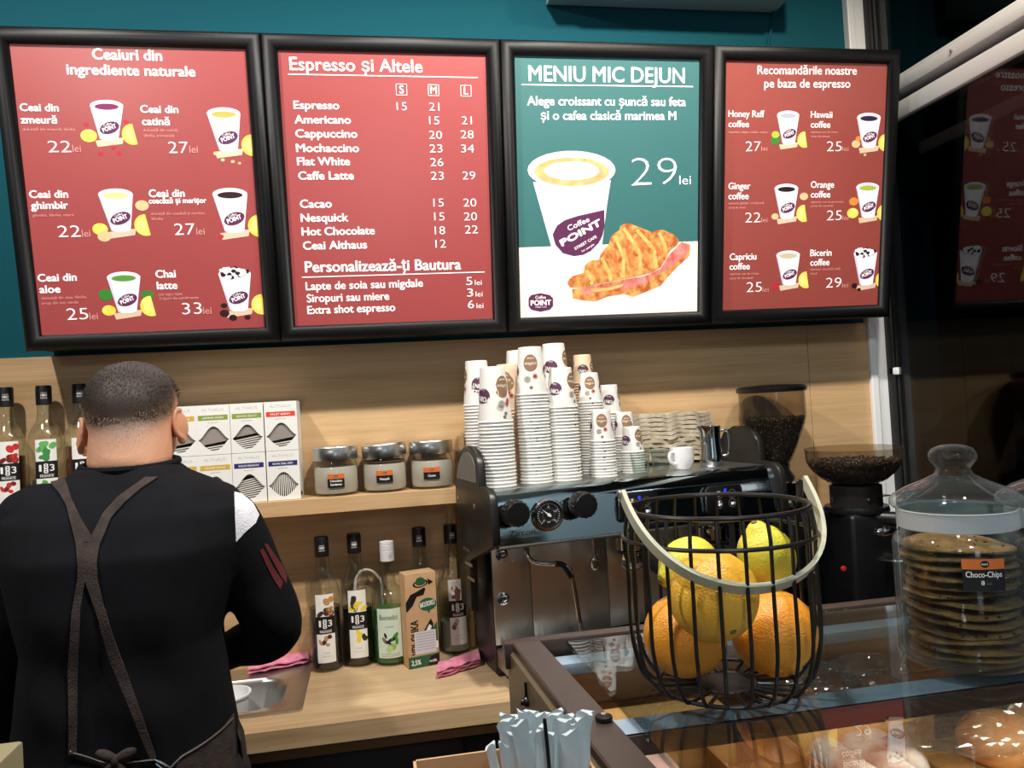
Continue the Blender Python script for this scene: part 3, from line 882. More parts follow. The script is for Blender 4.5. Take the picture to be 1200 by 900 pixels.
# the mint bottle with a white screw cap
c = oncounter(460, 775)
M_wcap = mat('white_cap', (226, 228, 230), .35)
M_mintlabel = mat('mint_label_paper', (214, 232, 216), .5)
root = thing('syrup_bottle', 'green mint syrup bottle with a white screw cap', 'bottle', c, G2)
pf = [(.034, 0), (.0405, .004), (.041, .012), (.041, .150), (.0395, .163), (.033, .172), (.022, .179), (.0165, .186), (.0155, .215), (.0148, .244)]
b = NB(); lathe(b, pf, c, 30, cap1=False); obj('bottle_glass', b, M_bglass, root)
b = NB(); lathe(b, [(.0145, .238), (.0168, .239), (.0168, .262), (.0160, .263), (.0168, .264), (.0168, .276), (.0160, .277), (.0168, .278), (.0165, .284), (.004, .286)], c, 24); cap = obj('cap', b, M_wcap, root)
b = NB(); lathe(b, [(.031, .004), (.038, .008), (.038, .128)], c, 26); obj('syrup', b, L_green, root)
pr = Print(); pr.rect(-.030, .020, .030, .134, M_mintlabel, 0)
pr.ctext('Bonnedict', (-.001, .108), .044, .012, M_inkblack, 2)
pr.ctext('sirop', (0, .097), .014, .004, M_mintlabel, 2); pr.ctext('mentă', (0, .090), .018, .0045, M_leaf, 2)
for q, (x, y, rx, ry, rt, m) in enumerate([(.004, .045, .011, .009, .3, mat('label_lime', (150, 190, 110), .5)), (-.002, .040, .009, .008, 1, mat('label_lime_pale', (196, 216, 150), .5)), (.012, .068, .012, .005, .9, M_leaf), (.004, .062, .011, .004, .4, M_inkblack), (-.012, .060, .010, .004, 2.2, M_greyink), (.016, .058, .009, .004, 1.6, M_leaf), (-.010, .072, .007, .003, 1.9, M_inkblack), (-.004, .056, .008, .003, 2.6, M_inkblack)]):
    pr.ell((x, y), rx, ry, m, 2 + q * .1, rt, 14)
for k in range(3): pr.line((-.022, .030 - k * .003), (.022, .030 - k * .003), .0008, M_greyink, 2)
a = to_cam_angle(c) - .08
pr.put('label', cylmap(c, lambda v: .0415, a), root, .00006, frange(-.03, .03, 10))
pr = Print(); pr.ring((0, .250), .0025, .0035, M_greyink, 1); pr.put('print', cylmap(c, lambda v: .0172, a + .5), cap, .00005)

# ------------------------------------------------------------------ milk carton
M_kraft = mat('kraft_carton', (212, 174, 132), .6, var=(30, (202, 162, 120)))
M_cgreen = mat('carton_green', (40, 96, 60), .55)
p0 = P(479.5, 785, z=ZT); p1 = P(515.5, 778, z=ZT)
d = (p1 - p0); d.z = 0; W = d.length; u = d.normalized(); dep = Vector((-u.y, u.x, 0)); H = .216
cc = (p0 + p1) / 2 + dep * .022
root = thing('milk_carton', 'brown milk carton with green base in front of the chocolate syrup bottle', 'carton', (cc.x, cc.y, ZT + .0005))
b = NB()
base = [p0, p1, p1 + dep * .044, p0 + dep * .044]
prism(b, [Vector((q.x, q.y, ZT + .0005)) for q in base], (0, 0, H), bev=.0015)
obj('carton_body', b, M_kraft, root)
pr = Print()
pr.rect(0, 0, W, .026, M_cgreen, 1)
pr.poly([(W * .62, .0), (W, .0), (W, .028), (W * .70, .020)], M_inkblack, 1.5)
pr.ctext('2,5%', (W * .24, .007), .022, .011, M_inkwhite, 2, .03); pr.ctext('milk', (W * .8, .008), .018, .006, M_inkwhite, 2, .03)
g = lambda x, y: (x * W, y * H)
pr.poly([g(0, .70), g(.16, .78), g(.34, .80), g(.62, .84), g(.66, .82), g(.58, .76), g(.36, .75), g(.22, .66), g(.06, .61), g(0, .60)], M_inkblack, 1)
pr.ell(g(.50, .885), .25 * W, .040 * H, M_inkblack, 1.2, .12); pr.poly([g(.74, .93), g(.92, .885), g(.76, .86)], M_inkblack, 1.25)
pr.ring(g(.50, .88), .0, .0001, M_inkblack, 1.3)
pr.ell(g(.50, .885), .19 * W, .030 * H, M_kraft, 1.4, .1); pr.ell(g(.50, .895), .165 * W, .030 * H, M_cgreen, 1.6); pr.ell(g(.50, .918), .14 * W, .034 * H, M_cgreen, 1.7)
pr.ell(g(.70, .655), .29 * W, .068 * H, M_cgreen, 1); pr.poly([g(.62, .61), g(.78, .60), g(.74, .555)], M_cgreen, 1.1)
pr.ctext('МОЛОКО', (.70 * W, .636 * H), .48 * W, .0105, M_inkwhite, 2, .03, rot=.12)
pr.text('УРЬОНКА', (.36 * W, .03), (.36 * W, .50 * H), .25 * W * .9, M_inkblack, 1, .03)
for q, (pts, m) in enumerate([([(.46, .34), (.78, .50), (.86, .44), (.80, .33), (.60, .27)], M_inkblack), ([(.58, .36), (.72, .44), (.80, .42), (.72, .33)], M_inkwhite), ([(.74, .36), (.98, .46), (.98, .22), (.72, .20)], M_cgreen), ([(.60, .18), (.74, .30), (.82, .26), (.78, .18)], M_inkblack), ([(.78, .18), (.86, .26), (.98, .25), (.98, .18)], M_inkwhite)]):
    pr.poly([g(*p) for p in pts], m, 1.2 + .2 * q)
pr.rect(.22 * W, .030, .92 * W, .082, mat('sticker_paper', (214, 214, 222), .5), 4)
for k in range(7): pr.line((.27 * W, .076 - k * .006), (.86 * W, .076 - k * .006), .0009, M_greyink, 4.4)
fr0 = Vector((p0.x, p0.y, ZT + .0005)) - dep * .0003
pr.put('printed_front', flatmap(fr0, u, (0, 0, 1), -dep), root, .00005)

# ------------------------------------------------------------------ white hose loop behind the bottles
b = NB()
hp = [P(x, y, y=-.035) for x, y in ((446, 790), (447, 720), (448, 690), (443, 676), (435, 669), (427, 668), (420, 673), (416, 690), (414, 740), (413, 780))]
hp = [p for p in hp if p.z > ZT + .004]
hp[0].z = hp[-1].z = ZT + .004
def smooth_path(pts, n=8, closed=False):
    pts = [Vector(q) for q in pts]; out = []; m = len(pts)
    for i in range(m if closed else m - 1):
        p = [pts[(i + k) % m] if closed else pts[min(max(i + k, 0), m - 1)] for k in (-1, 0, 1, 2)]
        for q in range(n):
            t = q / n
            out.append(.5 * ((2 * p[1]) + (p[2] - p[0]) * t + (2 * p[0] - 5 * p[1] + 4 * p[2] - p[3]) * t * t + (3 * p[1] - p[0] - 3 * p[2] + p[3]) * t ** 3))
    if not closed: out.append(pts[-1])
    return out
tube(b, smooth_path(hp, 4), .0036, 10)
tag(obj('hose', b, mat('cream_hose', (222, 214, 200), .4), None, (hp[0].x, hp[0].y, ZT)), 'cream hose bent in a loop behind the worktop bottles', 'hose')

# ------------------------------------------------------------------ sink, bowl, cloths
root = thing('sink', 'stainless steel sink let into the oak worktop', 'sink', (sx0, (sy0 + sy1) / 2, ZT))
b = NB()
def rrect(x0, y0, x1, y1, r, z, n=6):
    out = []
    for cx, cy, a in ((x1 - r, y1 - r, 0), (x0 + r, y1 - r, 90), (x0 + r, y0 + r, 180), (x1 - r, y0 + r, 270)):
        for k in range(n + 1):
            t = math.radians(a + 90 * k / n); out.append((cx + r * math.cos(t), cy + r * math.sin(t), z))
    return out
loft(b, [rrect(sx0, sy0, sx1, sy1, .012, ZT + .0004), rrect(sx0, sy0, sx1, sy1, .012, ZT + .0045), rrect(sx0 + .007, sy0 + .007, sx1 - .007, sy1 - .007, .012, ZT + .005), rrect(sx0 + .028, sy0 + .028, sx1 - .045, sy1 - .075, .06, ZT + .003),
         rrect(sx0 + .034, sy0 + .034, sx1 - .051, sy1 - .081, .06, ZT - .006), rrect(sx0 + .040, sy0 + .040, sx1 - .057, sy1 - .087, .06, ZT - .09), rrect(sx0 + .060, sy0 + .060, sx1 - .077, sy1 - .107, .05, ZT - .105)], cap=False)
b.faces.new([v for v in b.verts][-28:])
obj('basin', b, M_steel, root, ang=50)
b = NB(); lathe(b, [(.028, 0), (.030, .003), (.02, .004)], ((sx0 + sx1) / 2, (sy0 + sy1) / 2 - .02, ZT - .105), 20); obj('drain', b, M_chrome, root)
p = P(271, 813, z=ZT + .0)
M_bowl = mat('white_plastic', (232, 234, 236), .35)
b = NB()
bc = (p.x - .012, p.y, ZT - .1045)
lathe(b, [(.036, .0), (.038, .002), (.050, .10), (.0535, .102), (.0535, .106), (.049, .106), (.047, .098), (.042, .07), (.040, .068), (.036, .006), (.001, .005)], bc, 32)
tag(obj('plastic_tub', b, M_bowl, None, bc), 'white plastic tub standing in the sink', 'tub')
M_pink = mat('pink_cloth', (216, 120, 150), .9, var=(50, (232, 150, 176)), bump=(300, .4))
def cloth(name, pts_px, zb, zs, label, seed, thick=.003, folds=2):
    """crumpled cloth: a wavy sheet folded over itself"""
    rr = random.Random(seed)
    q = [P(x, y, z=zb) for x, y in pts_px]
    N = 22
    b = NB()
    for f in range(folds):
        grid = []
        for i in range(N + 1):
            row = []
            for j in range(9):
                s = i / N; t = j / 8
                p = (q[0] * (1 - s) + q[1] * s) * (1 - t) + (q[3] * (1 - s) + q[2] * s) * t
                wob = math.sin(s * 9 + f * 2 + seed) * .0022 + math.sin(s * 21 + t * 5 + f) * .0012
                edge = math.sin(s * 14 + f * 1.7) * .004
                p = p + (q[3] - q[0]).normalized() * edge * (1 - 2 * t) * .6
                z = zb + .002 + (f + .5) * zs / folds * (0.35 + .65 * math.sin(PI * min(1, .12 + t * .88)) ** .6) + abs(wob)
                row.append(b.verts.new((p.x, p.y, z)))
            grid.append(row)
        for i in range(N):
            for j in range(8): b.faces.new((grid[i][j], grid[i + 1][j], grid[i + 1][j + 1], grid[i][j + 1]))
    c = sum(q, Vector()) / 4
    bmesh.ops.recalc_face_normals(b, faces=b.faces)
    bmesh.ops.solidify(b, geom=b.faces[:], thickness=-thick)
    o = obj(name, b, M_pink, None, (c.x, c.y, zb), ang=80)
    zmin = min(v.co.z for v in o.data.vertices)
    for v in o.data.vertices: v.co.z += .0006 - zmin
    return tag(o, label, 'cloth')
cloth('folded_cloth', [(512, 797), (563, 781), (561, 770), (516, 784)], ZT, .026, 'folded pink cloth lying on the open worktop', 1, folds=3)
cloth('crumpled_cloth', [(290, 792), (362, 778), (361, 764), (300, 776)], ZT + .005, .022, 'crumpled pink cloth on the back rim of the sink', 4, folds=2)
cloth('small_cloth', [(590, 783), (606, 786), (602, 772), (588, 770)], ZT, .016, 'small pink cloth by the foot of the espresso machine', 6, folds=2)

# ------------------------------------------------------------------ tea boxes on the shelf
M_tbox = mat('tea_box_card', (240, 240, 238), .5)
M_tin = mat('tea_box_inside', (150, 142, 136), .7)
M_sach = mat('tea_sachet', (226, 224, 216), .6)
M_sachd = mat('tea_sachet_edge', (40, 40, 42), .6)
TB = dict(yellow=mat('band_yellow', (216, 176, 60), .5), olive=mat('band_olive', (138, 160, 62), .5), red=mat('band_red', (226, 66, 44), .5), blue=mat('band_blue', (38, 40, 112), .5))
ty = -.1125
tW = P(271.3, 535, y=ty).x - P(231.2, 535, y=ty).x
tH = .1135; tD = .096
def teabox(xl, z, band, txt, n, mode, label, tilt=0):
    c = Vector((xl + tW / 2, ty + tD / 2, z))
    root = thing('tea_box', label, 'box', c, 'tea boxes stacked on the shelf')
    w = tW - .0012; x0 = c.x - w / 2; x1 = c.x + w / 2; y0 = ty; y1 = ty + tD; z0 = z + .0004; z1 = z + tH - .0004
    b = NB()
    # front with a bulged opening, then the other sides
    def hole(t):                                    # outline of the opening, bell shaped
        return None
    zc = z0 + .036
    hp = []
    for k in range(17):
        s = -1 + 2 * k / 16
        hp.append((c.x + s * w * .46, z0 + .034 + .030 * (.5 + .5 * math.cos(PI * s)) ** .8))
    for k in range(17):
        s = 1 - 2 * k / 16
        hp.append((c.x + s * w * .46, z0 + .034 - .026 * (.5 + .5 * math.cos(PI * s)) ** .55))
    hp = hp[:16] + [hp[16]] + hp[18:-1]
    outer = [(x0, z0), (x1, z0), (x1, z1), (x0, z1)]
    tri = tessellate_polygon([[Vector((x, zz, 0)) for x, zz in outer], [Vector((x, zz, 0)) for x, zz in hp[::-1]]])
    flat = outer + hp[::-1]
    vs = [b.verts.new((x, y0, zz)) for x, zz in flat]
    for t in tri:
        try: b.faces.new([vs[i] for i in t])
        except ValueError: pass
    vb = [b.verts.new((x, y1, zz)) for x, zz in outer]
    b.faces.new(vb)
    for k in range(4): b.faces.new((vs[k], vs[(k + 1) % 4], vb[(k + 1) % 4], vb[k]))
    obj('box', b, M_tbox, root, smooth=False)
    b = NB(); box(b, x0 + .001, y0 + .030 if mode != 'v' else y0 + .04, z0 + .001, x1 - .001, y1 - .001, z1 - .03)
    if mode == 'h': prism(b, [(x0 + .001, y0 + .004, z0 + .009 + n * .0048 - .003), (x1 - .001, y0 + .004, z0 + .009 + n * .0048 + .008), (x1 - .001, y0 + .004, z0 + .074), (x0 + .001, y0 + .004, z0 + .074)], (0, .004, 0))
    obj('lining', b, M_tin, root, smooth=False)
    # sachets: lying in a slanted pile or standing side by side
    b = NB()
    for k in range(n):
        if mode == 'h':
            zz = z0 + .008 + k * .0048
            M = Matrix.Translation((c.x, y0 + .017, zz)) @ Matrix.Rotation(-.10 - .012 * k, 4, 'Y')
            box(b, -w * .43, -.013, -.0008, w * .43, .012, .0016, M=M); box(b, -w * .43, -.0128, .0016, w * .43, .012, .0030, mi=1, M=M)
        else:
            xx = x0 + .006 + k * (w - .012) / (n - 1)
            M = Matrix.Translation((xx, y0 + .02, z0 + .036)) @ Matrix.Rotation((k - n / 2) * -.028, 4, 'Y')
            box(b, -.0011, -.016, -.030, .0011, .016, .030, M=M); box(b, .0011, -.0158, -.030, .0020, .016, .030, mi=1, M=M)
    obj('tea_sachets', b, [M_sach, M_sachd], root, smooth=False)
    pr = Print()
    pr.rect(.004, .078, w - .004, .0895, TB[band], 1)
    pr.ctext(txt, (w / 2, .0815), w * .62, .0042, M_inkwhite, 2, .02)
    pr.ctext('ALTHAUS', (w / 2, .0985), w * .66, .0065, mat('faint_silver_ink', (186, 186, 190), .4) if 'faint_silver_ink' not in bpy.data.materials else bpy.data.materials['faint_silver_ink'], 1, -.008)
    pr.ctext('grand pack', (w / 2, .072), w * .3, .0024, M_greyink, 1)
    pr.put('printed_front', flatmap((x0, y0, z0), (1, 0, 0), (0, 0, 1), (0, -1, 0)), root, .00012)
    return root
xc = [P(x, 535, y=ty).x for x in (191.5, 231.4, 271.4, 311.6)]
low = [('yellow', 'ROYAL GOLD', 7, 'h', 'lower tea box with a yellow band right beside the neck of the person'), ('yellow', 'GINGER LEMON', 7, 'h', 'lower tea box with yellow band over the black shoulder'), ('blue', 'ENGLISH BREAKFAST', 10, 'h', 'lower blue banded tea box with sachets lying flat'), ('blue', 'ROYAL EARL GREY', 16, 'v', 'lower blue banded tea box with sachets standing upright')]
upp = [('yellow', 'CHAMOMILE', 3, 'h', 'upper tea box with a yellow band right beside the ear'), ('olive', 'JASMINE GREEN', 3, 'h', 'upper olive banded tea box holding a low pile of sachets'), ('olive', 'SENCHA SELECT', 6, 'h', 'upper olive banded tea box holding a high pile of sachets'), ('red', 'FRUIT BERRY', 3, 'h', 'upper tea box with a red band')]
for k in range(4):
    teabox(xc[k], ZS + .0004, *low[k]); teabox(xc[k], ZS + .0004 + tH, *upp[k])

# ------------------------------------------------------------------ three glass jars on the shelf
M_jglass = glass('jar_glass', (240, 240, 236), 1.45, .03, body=.02, rim=.3, body_col=(170, 170, 160))
M_lid = mat('brushed_lid', (206, 208, 208), .28, 1, aniso=.6)
M_powder = mat('pale_powder', (214, 208, 198), .8, var=(30, (206, 200, 190)))
M_orl = mat('orange_label', (214, 112, 48), .5)
def jar(px, py, txt, label, tilt=(0, 0), inner=None):
    p = P(px, py, y=-.0685); c = Vector((p.x, -.0685, ZS + .0006))
    root = thing('storage_jar', label, 'jar', c, 'storage jars on the shelf')
    R = .0525
    b = NB(); prof = [(.044, 0), (.050, .002), (.0525, .008), (.0525, .055), (.0505, .070), (.048, .078), (.048, .088)]
    lathe(b, prof, c, 36, cap1=False); obj('jar_glass', b, M_jglass, root)
    if inner:
        b = NB(); lathe(b, [(.043, .0690), (.0470, .0695), (.0465, .073), (.03, .0745)], c, 28); obj('cocoa_layer', b, inner, root)
    b = NB(); lathe(b, [(.040, .004), (.047, .006), (.0497, .012), (.0497, .055), (.048, .066), (.02, .067)], c, 32); obj('powder', b, M_powder, root)
    b = NB()
    M = Matrix.Translation((0, 0, .098)) @ Euler((tilt[0], tilt[1], 0)).to_matrix().to_4x4()
    lathe(b, [(.046, -.016), (.0525, -.0155), (.053, -.014), (.053, .013), (.0515, .0155), (.03, .0158)], c, 40, M=M); obj('lid', b, M_lid, root)
    pr = Print()
    hb = .020 if len(txt) > 1 else .024
    pr.rect(-.0195, .0405, .0195, .0515, M_orl, 1); pr.rect(-.0195, hb, .0195, .0405, M_inkblack, 1)
    pr.ell((0, .0460), .0048, .0026, M_inkblack, 2)
    pr.ctext('POINT', (0, .0450), .0062, .0018, M_inkwhite, 3, .02)
    for k, t in enumerate(txt): pr.ctext(t, (0, (.0335 if len(txt) > 1 else .0300) - k * .0085), .0024 * len(t) + .006, .0050, M_inkwhite, 2, .03)
    pr.put('label', cylmap(c, lambda v: R + .0004, to_cam_angle(c) - .02), root, .00006, frange(-.0195, .0195, 8))
    return root
M_cocoa = mat('cocoa', (96, 56, 38), .9, bump=(200, .5))
jar(395, 577, ['Ciocolata', 'Kardamon'], 'steel lidded jar of pale powder, leftmost of the three beside the tea boxes')
jar(452, 571, ['Nesquik'], 'jar of pale powder with a crooked tilted steel lid', tilt=(.02, -.07), inner=M_cocoa)
jar(507, 565, ['Cacao'], 'steel lidded jar of pale powder at the right end of the shelf')
# ------------------------------------------------------------------ counter that carries the machine and the grinders
ZM = 0.86
b = NB(); box(b, xr + .004, -.52, ZM - .04, 1.36, -.016, ZM); box(b, xr + .01, -.49, 0, 1.355, -.47, ZM - .0405)
tag(obj('machine_counter', b, mat('dark_counter', (58, 48, 40), .45), None, (.8, -.25, 0), smooth=False), 'dark counter behind the display case carrying espresso machine and grinders', 'counter')

# ------------------------------------------------------------------ espresso machine (turned a little on the counter)
TH = math.radians(9)
EX = Vector((math.cos(TH), math.sin(TH), 0)); EY = Vector((-math.sin(TH), math.cos(TH), 0)); EZ = Vector((0, 0, 1))
MO = P(580, 590, y=-.44); MO.z = 0
MM = Matrix((EX, EY, EZ)).transposed().to_4x4(); MM.translation = MO
def ml(x, d, z): return MO + EX * x + EY * d + EZ * z
def mpx(px, py, d=0):
    h = hit(px, py, MO + EY * d, EY) - MO
    return h.dot(EX), h.z
M_mirror = mat('polished_steel', (176, 192, 196), .07, 1)
M_warmsteel = mat('splash_steel', (232, 224, 210), .30, .9, bump=(6, .05))
M_cheek = mat('black_cheek', (24, 23, 22), .35, var=(8, (32, 30, 28)))
mach = thing('espresso_machine', 'two group chrome espresso machine with paper cups stacked on top', 'coffee machine', ml(.33, .2, ZM))
ZTR = 1.322
MWd = .672
b = NB()
box(b, .032, .16, ZM + .05, MWd - .012, .298, 1.21, .004, M=MM)
obj('body', b, M_cheek, mach)
for k, (xa, xb) in enumerate(((.034, .1215), (.1225, .3095), (.3105, .50), (.501, MWd - .014))):
    b = NB(); box(b, xa, .153, .972, xb, .1595, 1.215, .001, M=MM); obj('splash_panel', b, M_warmsteel, mach)
for x, z in (mpx(588, 650, .15), mpx(590, 702, .15)):
    b = NB(); lathe(b, [(.014, 0), (.014, .002), (.009, .004), (.006, .0015), (.001, .001)], ml(x, .1525, z), 20, M=align(-EY))
    obj('splash_fitting', b, M_chrome, mach)
# control panel: bent sheet rolling over into the cup tray
b = NB()
sec = [(.02, 1.206), (.002, 1.208), (-.002, 1.214), (.0075, 1.290), (.012, 1.303), (.019, 1.314), (.032, 1.3205), (.05, 1.321), (.05, 1.300), (.14, 1.26), (.14, 1.206)]
loft(b, [[ml(x, d, z) for d, z in sec] for x in (.004, MWd)])
obj('control_panel', b, M_mirror, mach, ang=30)
b = NB(); box(b, .004, -.0015, 1.2065, MWd, .012, 1.2125, .001, M=MM); obj('panel_trim', b, M_steel, mach)
# cup tray with a low wire gallery at the front
b = NB(); box(b, .004, .045, 1.305, MWd, .30, ZTR, .003, M=MM); box(b, .004, .14, 1.21, MWd, .298, 1.305, .003, M=MM)
obj('cup_tray', b, M_steel, mach)
# side cheeks with the raised rounded hump
def cheek(x0, x1):
    pr_ = [(.02, 1.206), (-.012, 1.218), (-.016, 1.230), (-.012, 1.298), (-.006, 1.316), (.012, 1.328), (.06, 1.330), (.062, 1.375), (.082, 1.397), (.12, 1.410), (.16, 1.410), (.20, 1.395), (.232, 1.355), (.244, 1.326), (.250, 1.322), (.250, 1.05), (.17, 1.05), (.16, 1.16)]
    b = NB(); prism(b, [ml(x0, d, z) for d, z in pr_], EX * (x1 - x0), bev=.004)
    o = obj('cheek', b, M_cheek, mach)
    b = NB()
    xx = x0 - .0015 if x0 < .1 else x1 - .001
    ins = [(.078, 1.336), (.078, 1.372), (.094, 1.388), (.125, 1.398), (.155, 1.397), (.188, 1.383), (.222, 1.345), (.225, 1.336)]
    prism(b, [ml(xx, d, z) for d, z in ins], EX * .0025)
    obj('grip_insert', b, mat('grey_insert', (120, 118, 112), .5) if 'grey_insert' not in bpy.data.materials else bpy.data.materials['grey_insert'], o)
    b = NB()
    for d, z in ((.10, 1.285), (.225, 1.29)): lathe(b, [(.006, 0), (.006, .002), (.003, .003)], ml(x0 + .001 if x0 < .1 else x1 - .001, d, z), 12, M=align(-EX if x0 < .1 else EX))
    for k in range(3): box(b, xx, .13 + k * .012, 1.12 + k * .03, xx + .0025, .18 + k * .012, 1.126 + k * .03, M=MM)
    obj('cheek_fittings', b, M_steel, o)
cheek(-.014, .004); cheek(MWd, MWd + .018)
# knobs
def knob(px, py):
    x, z = mpx(px, py, -.02)
    b = NB()
    lathe(b, [(.017, 0), (.018, .006), (.0255, .009), (.0262, .014), (.0250, .040), (.0225, .043), (.005, .0435)], ml(x, -.0005, z), 30, M=align(-EY))
    k = obj('steam_knob', b, M_black, mach)
    b = NB()
    for q in range(16):
        a = 2 * PI * q / 16
        tube(b, [ml(x + .0255 * math.cos(a), -.016, z + .0255 * math.sin(a)), ml(x + .0250 * math.cos(a), -.040, z + .0250 * math.sin(a))], .0017, 6)
    obj('grip_ribs', b, M_black, k)
knob(603, 601); knob(682, 591)
# pressure gauge
gx, gz = mpx(642.5, 603, -.004)
b = NB(); lathe(b, [(.033, 0), (.033, .008), (.0315, .0105), (.0285, .0105), (.0275, .006), (.001, .006)], ml(gx, -.0003, gz), 40, M=align(-EY))
ga = obj('pressure_gauge', b, M_chrome, mach)
pr = Print(); pr.ell((0, 0), .0275, .0275, M_inkblack, 0, n=36)
for q in range(25):
    a = math.radians(225 - q * 270 / 24); r0 = .0215 if q % 6 else .019
    pr.line((r0 * math.cos(a), r0 * math.sin(a)), (.0245 * math.cos(a), .0245 * math.sin(a)), .0009, M_inkwhite, 1)
pr.ring((0, 0), .0125, .0131, M_greyink, 1)
for q, t in enumerate(('0', '4', '8', '12', '16')):
    a = math.radians(225 - q * 270 / 4); pr.ctext(t, (.0158 * math.cos(a), .0158 * math.sin(a) - .002), .0028 * len(t), .0038, M_inkwhite, 1)
pr.ctext('bar', (0, -.016), .007, .0035, M_inkwhite, 1)
gm = flatmap(ml(gx, -.0066, gz), EX, EZ, -EY)
pr.put('dial', gm, ga, .0002)
pr = Print(); a = math.radians(140); pr.poly([(.020 * math.cos(a), .020 * math.sin(a)), (-.006 * math.cos(a) - .0016, -.006 * math.sin(a) - .0016), (-.006 * math.cos(a) + .0016, -.006 * math.sin(a) + .0016)], M_inkwhite, 6); pr.ell((0, 0), .0035, .0035, M_inkwhite, 7)
pr.put('needle', gm, ga, .0002)
# maker's lettering
x, z = mpx(597, 629)
pr = Print(); pr.text('Zircon', (x, z), (x + .055, z), .011, mat('etched_grey', (52, 60, 62), .4), 1)
pr.put('lettering', flatmap(ml(0, -.0003, 0), EX, EZ, -EY), mach, .0001)
# button pads
def pad(x, z, w, h):
    b = NB(); pts = [(-w, -h * .8), (-w * .82, -h), (w * .82, -h), (w, -h * .8), (w * .95, h * .75), (w * .8, h), (-w * .8, h), (-w * .95, h * .75)]
    prism(b, [ml(x + p, -.0002, z + q) for p, q in pts], -EY * .010, bev=.002)
    o = obj('button_pad', b, M_black, mach)
    pr = Print(); I = mat('pad_icon', (205, 210, 216), .4, emit=.5) if 'pad_icon' not in bpy.data.materials else bpy.data.materials['pad_icon']
    for sx in (-1, 1):
        for sy in (-1, 1):
            cx, cy = sx * w * .36, sy * h * .34
            pr.ring((cx, cy), .0085, .0094, M_greyink, 1)
            pr.poly([(cx - .004, cy + .002), (cx + .004, cy + .002), (cx + .0028, cy - .004), (cx - .0028, cy - .004)], I, 1)
            pr.ring((cx + .0048, cy - .0005), .0014, .0022, I, 1, 10)
            if sx < 0: pr.poly([(cx - .003, cy + .007), (cx + .003, cy + .007), (cx + .002, cy + .0035), (cx - .002, cy + .0035)], I, 1)
    pr.ell((0, h * .62), .004, .0045, mat('pad_lamp', (40, 60, 220), .4, emit=.6) if 'pad_lamp' not in bpy.data.materials else bpy.data.materials['pad_lamp'], 1)
    pr.put('pad_icons', flatmap(ml(x, -.0105, z), EX, EZ, -EY), o, .0002)
x, z = mpx(747, 593); pad(x, z, .047, .030)
x, z = mpx(847, 584); pad(x, z, .047, .030)
# steam wand and hot water spout
b = NB(); w_ = [ml(.092, .10, 1.205), ml(.094, .09, 1.175), ml(.106, .08, 1.158), ml(.135, .07, 1.152), ml(.160, .065, 1.149), ml(.178, .06, 1.135), ml(.184, .058, 1.10), ml(.192, .055, 1.02)]
tube(b, smooth_path(w_, 6), .0048, 12); st = obj('steam_wand', b, M_chrome, mach)
b = NB(); tube(b, smooth_path([ml(.148, .067, 1.151), ml(.166, .064, 1.145), ml(.180, .0595, 1.120)], 5), .0068, 12); obj('rubber_sleeve', b, M_black, st)
b = NB(); tube(b, [ml(.192, .055, 1.022), ml(.193, .0547, 1.008), ml(.1935, .0545, 1.004)], [.006, .006, .0035], 12); obj('nozzle', b, M_steel, st)
b = NB(); tube(b, [ml(.250, .09, 1.206), ml(.250, .09, 1.145)], .0045, 10); lathe(b, [(.007, 0), (.011, .006), (.011, .022), (.005, .028)], ml(.250, .09, 1.122), 16); obj('hot_water_spout', b, M_chrome, mach)
# group heads with portafilters
for x in (.335, .545):
    b = NB(); lathe(b, [(.030, 0), (.036, .004), (.036, .030), (.031, .034), (.031, .05)], ml(x, .075, 1.158), 28); g_ = obj('group_head', b, M_chrome, mach)
    b = NB(); lathe(b, [(.012, -.034), (.02, -.030), (.030, -.020), (.034, 0), (.034, .006)], ml(x, .075, 1.148), 26); pf_ = obj('portafilter', b, M_chrome, g_)
    b = NB(); tube(b, [ml(x, .045, 1.148), ml(x, .02, 1.144), ml(x, -.03, 1.138), ml(x, -.085, 1.130), ml(x, -.10, 1.128)], [.006, .009, .012, .0125, .009], 14); obj('portafilter_handle', b, M_black, g_)
# drip tray and feet
b = NB(); box(b, .034, .062, .925, MWd - .012, .152, .968, .004, M=MM); d_ = obj('drip_tray', b, M_steel, mach)
b = NB()
for k in range(40): box(b, .045 + k * .0145, .068, .9685, .051 + k * .0145, .148, .9700, M=MM)
obj('tray_grate', b, M_black, d_)
for fx in (.06, .61):
    for fd in (.18, .275):
        b = NB(); lathe(b, [(.018, 0), (.02, .004), (.016, .05)], ml(fx, fd, ZM + .0005), 16); obj('foot', b, M_black, mach)

